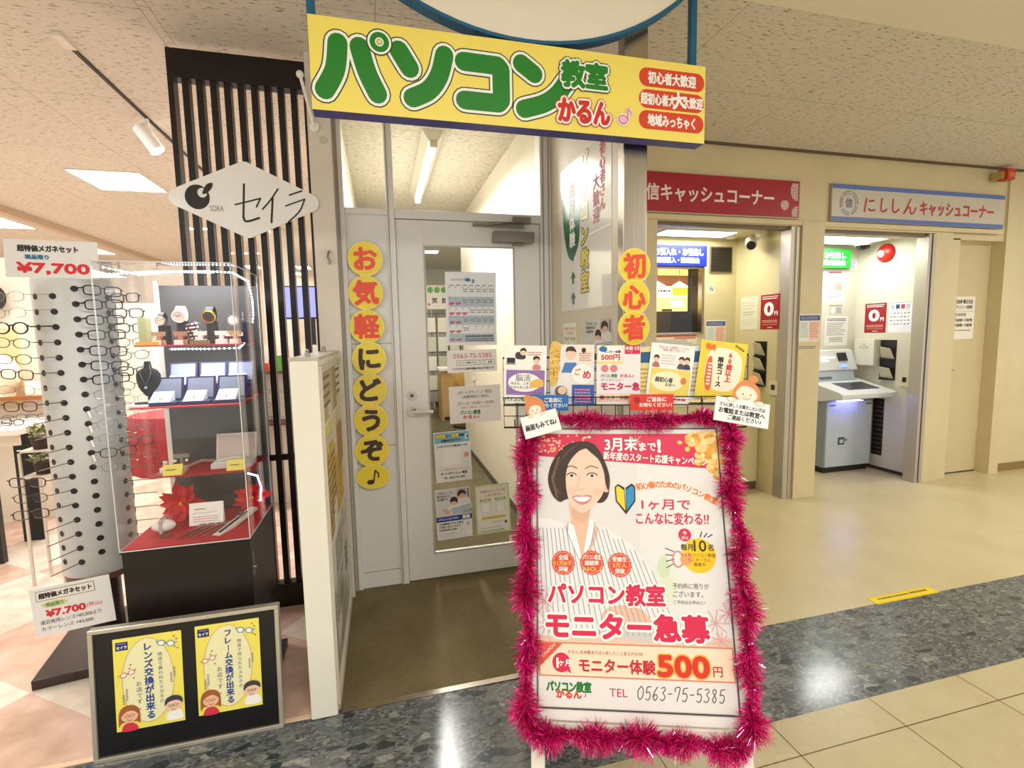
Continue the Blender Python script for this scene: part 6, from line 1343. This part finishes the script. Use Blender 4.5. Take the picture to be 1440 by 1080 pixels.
MB().box(4.12, 4.26, 3.905, 3.915, .90, .925, M('#6d747a', .4), Matrix.Translation((0, 0, 0))).build('cash_slot', t)
# yellow strip on the floor
a = Art(420, 88, .418, .062, M('#f2d722', .5), t=.0015); a.rect(4, 6, 416, 9, M('#b5951a'), 1); a.rect(4, 79, 416, 82, M('#b5951a'), 1)
a.lines(46, 28, 250, 1, 30, M('#8a7a20'), 2, .6, .02, 16); a.lines(262, 24, 380, 1, 36, M('#8a7a20'), 2, .6, .02, 14)
fs = a.build('floor_strip', centre=False); fs.matrix_world = Matrix.Translation((2.585, 1.8845, .002)) @ Matrix.Rotation(-PI / 2, 4, 'X')
tag(fs, 'yellow warning strip stuck on the floor along the grey stone band', 'floor strip')

# ================================================================ CORRIDOR AND CLASSROOM BEHIND THE DOOR
t = thing('fluorescent_light', 'long fluorescent ceiling light in the corridor behind the transom', 'ceiling light', (.40, 4.25, 2.66))
MB().prism([(.325, 2.7715), (.475, 2.7715), (.43, 2.70), (.37, 2.70)], 3.50, 5.0, M('#e9e6dc', .4), axis='y').build('reflector', t)
MB().cyl((.40, 3.53, 2.682), (.40, 4.97, 2.682), .016, M('#ffffff', .4, emit=9.), n=14).build('tube', t, smooth=True)
for y in (3.505, 4.985): MB().box(.375, .425, y - .012, y + .012, 2.66, 2.70, M('#cfcabc', .4)).build('end_cap', t)
t = thing('wall_banner', 'pale banner board with green round letters high on the classroom back wall', 'sign', (1.3, 9.6, 1.88))
a = Art(1000, 450, 1.0, .45, M('#e6dfcc'), t=.02, eps=.001)
for i, ch in enumerate('ことば'): a.ell(90 + i * 130, 90, 58, 58, M('#6fae4a'), 1); a.text(ch, 90 + i * 130, 90, 84, M('#2f6a22'), 2, bold=.03)
for i, ch in enumerate('笑顔'): a.ell(170 + i * 190, 290, 86, 90, M('#f2e2d6'), 1); a.text(ch, 170 + i * 190, 290, 120, INK, 2, bold=.03)
a.ell(60, 360, 24, 24, M('#c85a5a'), 2); a.put('board_face', (1.35, 9.6, 2.12), parent=t); 
for x in (.95, 1.75): MB().box(x - .01, x + .01, 9.62, 9.65, .0, 1.92, M('#b8b2a2', .4)).build('post', t)
t = thing('leaflet_shelf', 'dark wire shelf filled with pale leaflets at the back of the classroom', 'shelf', (1.15, 9.45, 0))
m = MB()
for x in (.80, 1.02, 1.24, 1.46): m.box(x - .008, x + .008, 9.44, 9.46, .3, 1.82, M('#2f2b28', .4))
for z in (.35, .72, 1.08, 1.44, 1.80): m.box(.79, 1.47, 9.40, 9.50, z, z + .012, M('#2f2b28', .4))
m.build('frame', t)
for i in range(3):
    for j in range(4):
        MB().box(.825 + i * .22, 1.00 + i * .22, 9.43, 9.436, .38 + j * .36, .65 + j * .36, M(('#d8cfb4', '#e8e2d0', '#c9c3a8', '#d9d4c4')[(i + j) % 4])).build('leaflet', t)
t = thing('desk', 'light wooden desk seen through the door glass', 'desk', (1.22, 8.4, 0)); WD = mottled('light_wood', '#b8945c', '#c8a56c', 3, .45)
Box('desk_top', (.90, 1.6, 8.1, 8.7, .82, .86), M('#e4e0d6', .4), t); Box('side_panel', (.93, .96, 8.12, 8.68, .0, .82), WD, t); Box('side_panel', (1.55, 1.58, 8.12, 8.68, .0, .82), WD, t); Box('front_panel', (.96, 1.55, 8.13, 8.15, .06, .82), WD, t)
t = thing('chair', 'tan rounded chair back half hidden beside the desk', 'chair', (1.30, 7.6, 0)); MB().ball((1.25, 7.7, .78), (.20, .05, .20), M('#c9a35a', .6), 18).build('backrest', t, smooth=True); MB().ball((1.25, 7.50, .45), (.22, .22, .05), M('#c9a35a', .6), 18).build('seat', t, smooth=True); MB().cyl((1.25, 7.5, .03), (1.25, 7.5, .42), .03, STEEL).build('post', t); MB().cyl((1.25, 7.5, 0), (1.25, 7.5, .03), .24, BLACK, n=24).build('base', t); MB().box(1.23, 1.27, 7.66, 7.70, .46, .70, BLACK).build('back_bracket', t)
for i, (x, y) in enumerate(((.70, 7.4), (.85, 8.4))): glow('ceiling_light', 'ceiling light in the room behind the door glass, %s' % ('nearer' if i == 0 else 'farther'), x - .12, x + .12, y - .12, y + .12, 2.772, 6)
top(MB().prism([(3.50, .70), (3.58, .70), (3.58, .76), (3.50, .76)], .945, .972, M('#3a352e'), axis='x').cyl((.955, 3.54, .68), (.955, 3.54, .0), .01, M('#3a352e')), 'door_stopper_post', 'dark latch post on the corridor wall low behind the door glass', 'post')

# ================================================================ OPTICAL SHOP BACKGROUND
EMW = M('#fff8ee', .5, emit=7.)
def shoplight(x0, x1, y0, y1, label): glow('ceiling_light', label, x0, x1, y0, y1, 2.772, 7)
shoplight(-2.36, -1.86, 4.86, 5.40, 'square ceiling light panel nearest to the display tower'); shoplight(-4.95, -3.95, 6.80, 7.36, 'bright ceiling light beyond the ceiling beam, far left edge'); shoplight(-4.75, -3.98, 8.75, 9.3, 'bright ceiling light beyond the beam, farther from the camera')
for i, (x, y) in enumerate(((-2.20, 7.04), (-2.03, 7.02), (-1.33, 7.02), (-2.24, 8.92), (-2.03, 8.89), (-1.86, 8.87))):
    t = thing('downlight', 'small bright ceiling downlight seen through the slats, %s' % ('leftmost of the front row', 'second of the front row', 'rightmost of the front row', 'leftmost of the rear row', 'middle of the rear row', 'rightmost of the rear row')[i], 'downlight', (x, y, 2.755), 'downlights behind the slats')
    MB().lathe([(.055, 0), (.055, -.012), (.045, -.014)], (x, y, 2.7715), PWHITE, 20).build('trim_ring', t); MB().cyl((x, y, 2.7715), (x, y, 2.752), .043, EMW, n=20).build('bulb', t)
for i, (x, y) in enumerate(((-2.3, 10.6), (-2.0, 11.6), (-1.7, 11.6), (-1.4, 10.6))): shoplight(x - .12, x + .12, y - .2, y + .2, 'far ceiling light at the back of the shop, %s of four' % ('first', 'second', 'third', 'last')[i])
t = thing('track_spotlight', 'white spotlight on a dark ceiling track above the display tower', 'spotlight', (-1.335, 3.7, 2.55))
MB().box(-1.344, -1.327, 2.90, 4.75, 2.762, 2.7715, M('#120d0c', .5)).box(-1.356, -1.314, 2.78, 2.90, 2.756, 2.7715, M('#e6ddd0', .4)).build('track', t)
MB().cyl((-1.335, 3.67, 2.758), (-1.335, 3.67, 2.70), .012, PWHITE).build('stem', t)
dq = Vector((.50, .05, -.80)).normalized(); c0 = Vector((-1.36, 3.67, 2.685))
MB().cyl(c0 - dq * .03, c0 + dq * .13, .042, PWHITE, n=24).build('lamp_head', t, smooth=True); MB().cyl(c0 + dq * .13, c0 + dq * .134, .038, M('#fff2dc', .5, emit=60.), n=24).build('bulb', t)
# display wall, table of glasses, red draped table, pillars, screens
CWH = mottled('display_cream', '#efe6d2', '#f5ecdb', 1.2, .5)
t = thing('display_unit', 'cream display unit with mirror and shelf at the far left', 'display unit', (-3.05, 4.75, 0)); Box('panel', (-3.75, -2.54, 4.70, 4.78, 0, 2.05), CWH, t); Box('lower_panel', (-3.75, -2.70, 4.69, 4.70, .9, 1.52), M('#ead9a6', .5), t); Box('shelf', (-3.75, -2.47, 4.45, 4.69, .98, 1.01), M('#a5622c', .4), t)
MB().lathe([(.11, 0), (.11, .012), (.095, .014), (.0001, .014)], (-2.80, 4.60, 1.74), M('#3a2c26', .3), 28, axis=Vector((0, -1, 0))).build('mirror_rim', t, smooth=True)
top(MB().ball((-2.77, 4.52, 1.17), (.145, .125, .16), M('#efe3c6', .45), 20).cyl((-2.77, 4.52, 1.01), (-2.77, 4.52, 1.03), .10, M('#efe3c6', .45)), 'head_form', 'rounded cream display form on the far left shelf', 'display form', smooth=True)
Box('box', (-2.585, -2.49, 4.50, 4.60, 1.01, 1.11), PWHITE)
tag(bpy.data.objects['box'], 'small white box on the far left shelf beside the rounded form', 'box')
t = thing('glasses_table', 'long white table covered with eyeglasses at the left edge', 'table', (-3.0, 4.1, 0)); Box('table_top', (-3.8, -2.22, 3.75, 4.30, .825, .865), M('#f0e9dc', .4), t, bevel=.004); Box('front_board', (-3.8, -2.23, 3.77, 3.79, .76, .825), M('#e4d3bd', .5), t)
for x, y in ((-2.45, 3.80), (-2.45, 4.2), (-3.4, 3.80), (-3.4, 4.2)): Box('leg', (x - .06, x + .06, y - .02, y + .02, 0, .825), M('#17110f', .4), t)
for k in range(36):
    i, j = k % 9, k // 9; x = -2.36 - i * .135; y = 3.82 + j * .115
    o = bpy.data.objects.new('eyeglasses', PROTO[('dark', 'brown', 'silver', 'black')[(k * 7) % 4]]); COL.objects.link(o); o.location = (x - .05, y, .888 + .0); o.rotation_euler = (R.uniform(-.2, .1), 0, R.uniform(-.25, .25))
    tag(o, 'eyeglasses laid out on the white table at the left edge', 'eyeglasses', 'eyeglasses on the white table')
    l = bpy.data.objects.new('temple', TM['dark']); COL.objects.link(l); l.parent = o; l.location = (0, 0, 0); l.scale = (1, .11, 1); l.rotation_euler = (-.12, 0, 0)
    l = bpy.data.objects.new('temple', TM['dark']); COL.objects.link(l); l.parent = o; l.location = (.134, 0, 0); l.scale = (1, .11, 1); l.rotation_euler = (-.12, 0, 0)
for i, (x, y, z) in enumerate(((-1.93, 3.45, .645), (-1.92, 3.43, .795))):
    t = thing('potted_plant', 'small green plant in dark pot below the table, %s' % ('lower one' if i == 0 else 'upper one'), 'plant', (x, y, z))
    MB().lathe([(.04, 0), (.055, .07), (.050, .07), (.0001, .06)], (x, y, z), M('#3c2418', .6), 18).build('pot', t); m = MB(); rr = random.Random(i)
    for q in range(60):
        d = Vector((rr.uniform(-1, 1), rr.uniform(-1, 1), rr.uniform(.1, 1))).normalized(); c = Vector((x, y, z + .065)) + d * rr.uniform(.02, .065); u = d.orthogonal().normalized() * .014
        m.add([c - u, c + d * .01, c + u, c + d * .035], [(0, 1, 2, 3)], M(rr.choice(('#7f8a4a', '#a8ab76', '#5d6b35', '#d6d0b4'))))
    m.build('foliage', t)
t = thing('plant_stand', 'narrow white stand carrying two small plants left of the tower', 'stand', (-1.92, 3.45, 0))
for x, y in ((-2.0, 3.37), (-1.85, 3.37), (-2.0, 3.52), (-1.85, 3.52)): Box('leg', (x - .006, x + .006, y - .006, y + .006, 0, .80), M('#d8cfc0', .4), t)
Box('shelf', (-2.006, -1.844, 3.364, 3.526, .633, .643), M('#d8cfc0', .4), t); Box('shelf', (-2.006, -1.844, 3.364, 3.526, .783, .793), M('#d8cfc0', .4), t)
t = thing('draped_table', 'round table draped in red cloth behind the showcase', 'table', (-1.40, 3.92, 0))
m = MB(); n = 48; prof = [(.27, .90), (.28, .885), (.29, .75), (.30, .60), (.305, .52)]; vs = [(-1.40, 3.92, .902)]
for r_, z in prof:
    for j in range(n):
        w_ = 1 + (.05 * math.sin(j * 2 * PI / n * 9) * (.9 - z) / .4); vs.append((-1.40 + r_ * w_ * math.cos(2 * PI * j / n), 3.92 + r_ * w_ * math.sin(2 * PI * j / n), z))
m.add(vs, [(0, 1 + j, 1 + (j + 1) % n) for j in range(n)] + [(1 + i * n + j, 1 + i * n + (j + 1) % n, 1 + (i + 1) * n + (j + 1) % n, 1 + (i + 1) * n + j) for i in range(len(prof) - 1) for j in range(n)], M('#b3141f', .7)).build('tablecloth', t, smooth=True)
MB().cyl((-1.40, 3.92, .02), (-1.40, 3.92, .88), .04, STEEL).build('post', t); MB().cyl((-1.40, 3.92, 0), (-1.40, 3.92, .02), .22, STEEL, n=28).build('base', t)
t = thing('partition_panel', 'pale partition with white lower panel behind the showcase', 'partition', (-2.1, 6.2, 0)); Box('panel', (-2.95, -1.75, 6.2, 6.28, 0, 1.80), CWH, t); Box('top_panel', (-2.95, -1.75, 6.2, 6.28, 1.80, 2.10), M('#a5988a', .6), t)
t = thing('wall_pillar', 'white square pillar behind the slatted screen', 'pillar', (-1.25, 7.1, 0)); Box('shaft', (-1.42, -1.10, 7.0, 7.3, 0, 2.771), M('#f3ede2', .6), t)
t = thing('television', 'flat television with purple-blue picture seen between the slats', 'television', (-.80, 6.3, 1.4))
Box('bezel', (-1.08, -.52, 6.28, 6.34, 1.62, 2.0), M('#141213', .3), t); Box('screen', (-1.065, -.535, 6.274, 6.28, 1.64, 1.985), M('#6f74e0', .3, emit=1.2), t); Box('stand', (-.86, -.74, 6.30, 6.36, .92, 1.62), M('#141213', .3), t); Box('foot', (-1.0, -.6, 6.22, 6.44, .90, .92), M('#141213', .3), t)
t = thing('back_cabinet', 'dark and cream cabinet under the television behind the slats', 'cabinet', (-.85, 6.35, 0)); Box('body', (-1.45, -.30, 6.15, 6.60, 0, .90), M('#6a4a36', .5), t); Box('counter_top', (-1.47, -.28, 6.13, 6.62, .875, .899), M('#e9e2d4', .4), t)
rr = random.Random(9)
for k, c in enumerate(('#c8302a', '#d86a2a', '#5a9a3a', '#d8c23a', '#e8e2d6', '#b8262a')):
    x = -.92 + k * .055
    top(MB().box(x - .022, x + .022, 4.40, 4.44, 1.14, 1.20 + .03 * (k % 3), M(c)), 'package', '%s small package on the shelf behind the slats' % ('bright red', 'orange', 'green', 'yellow', 'white', 'dark red')[k], 'package', 'packages on the shelf behind the slats')
t = thing('display_shelf', 'white shelf unit with dark boards behind the slatted screen', 'shelf', (-.78, 4.45, 0)); Box('shelf_board', (-1.05, -.45, 4.32, 4.52, 1.12, 1.14), M('#5a4034', .5), t); Box('shelf_board', (-1.05, -.45, 4.32, 4.52, .70, .72), M('#5a4034', .5), t); Box('back_board', (-1.05, -.45, 4.52, 4.54, 0, 1.34), M('#e6dfd2', .5), t); Box('side_board', (-1.07, -1.05, 4.32, 4.54, 0, 1.34), M('#3a2a22', .5), t); Box('side_board', (-.45, -.43, 4.32, 4.54, 0, 1.34), M('#3a2a22', .5), t)
for k in range(10):
    o = bpy.data.objects.new('eyeglasses', PROTO[('dark', 'silver')[k % 2]]); COL.objects.link(o); o.location = (-1.02 + (k % 4) * .145, 4.40, .75 + (k // 4) * .11 if k < 12 else .75)
    tag(o, 'eyeglasses in rows on the white shelf unit behind the slats', 'eyeglasses', 'eyeglasses behind the slats')
bpy.data.objects.remove(_fo)
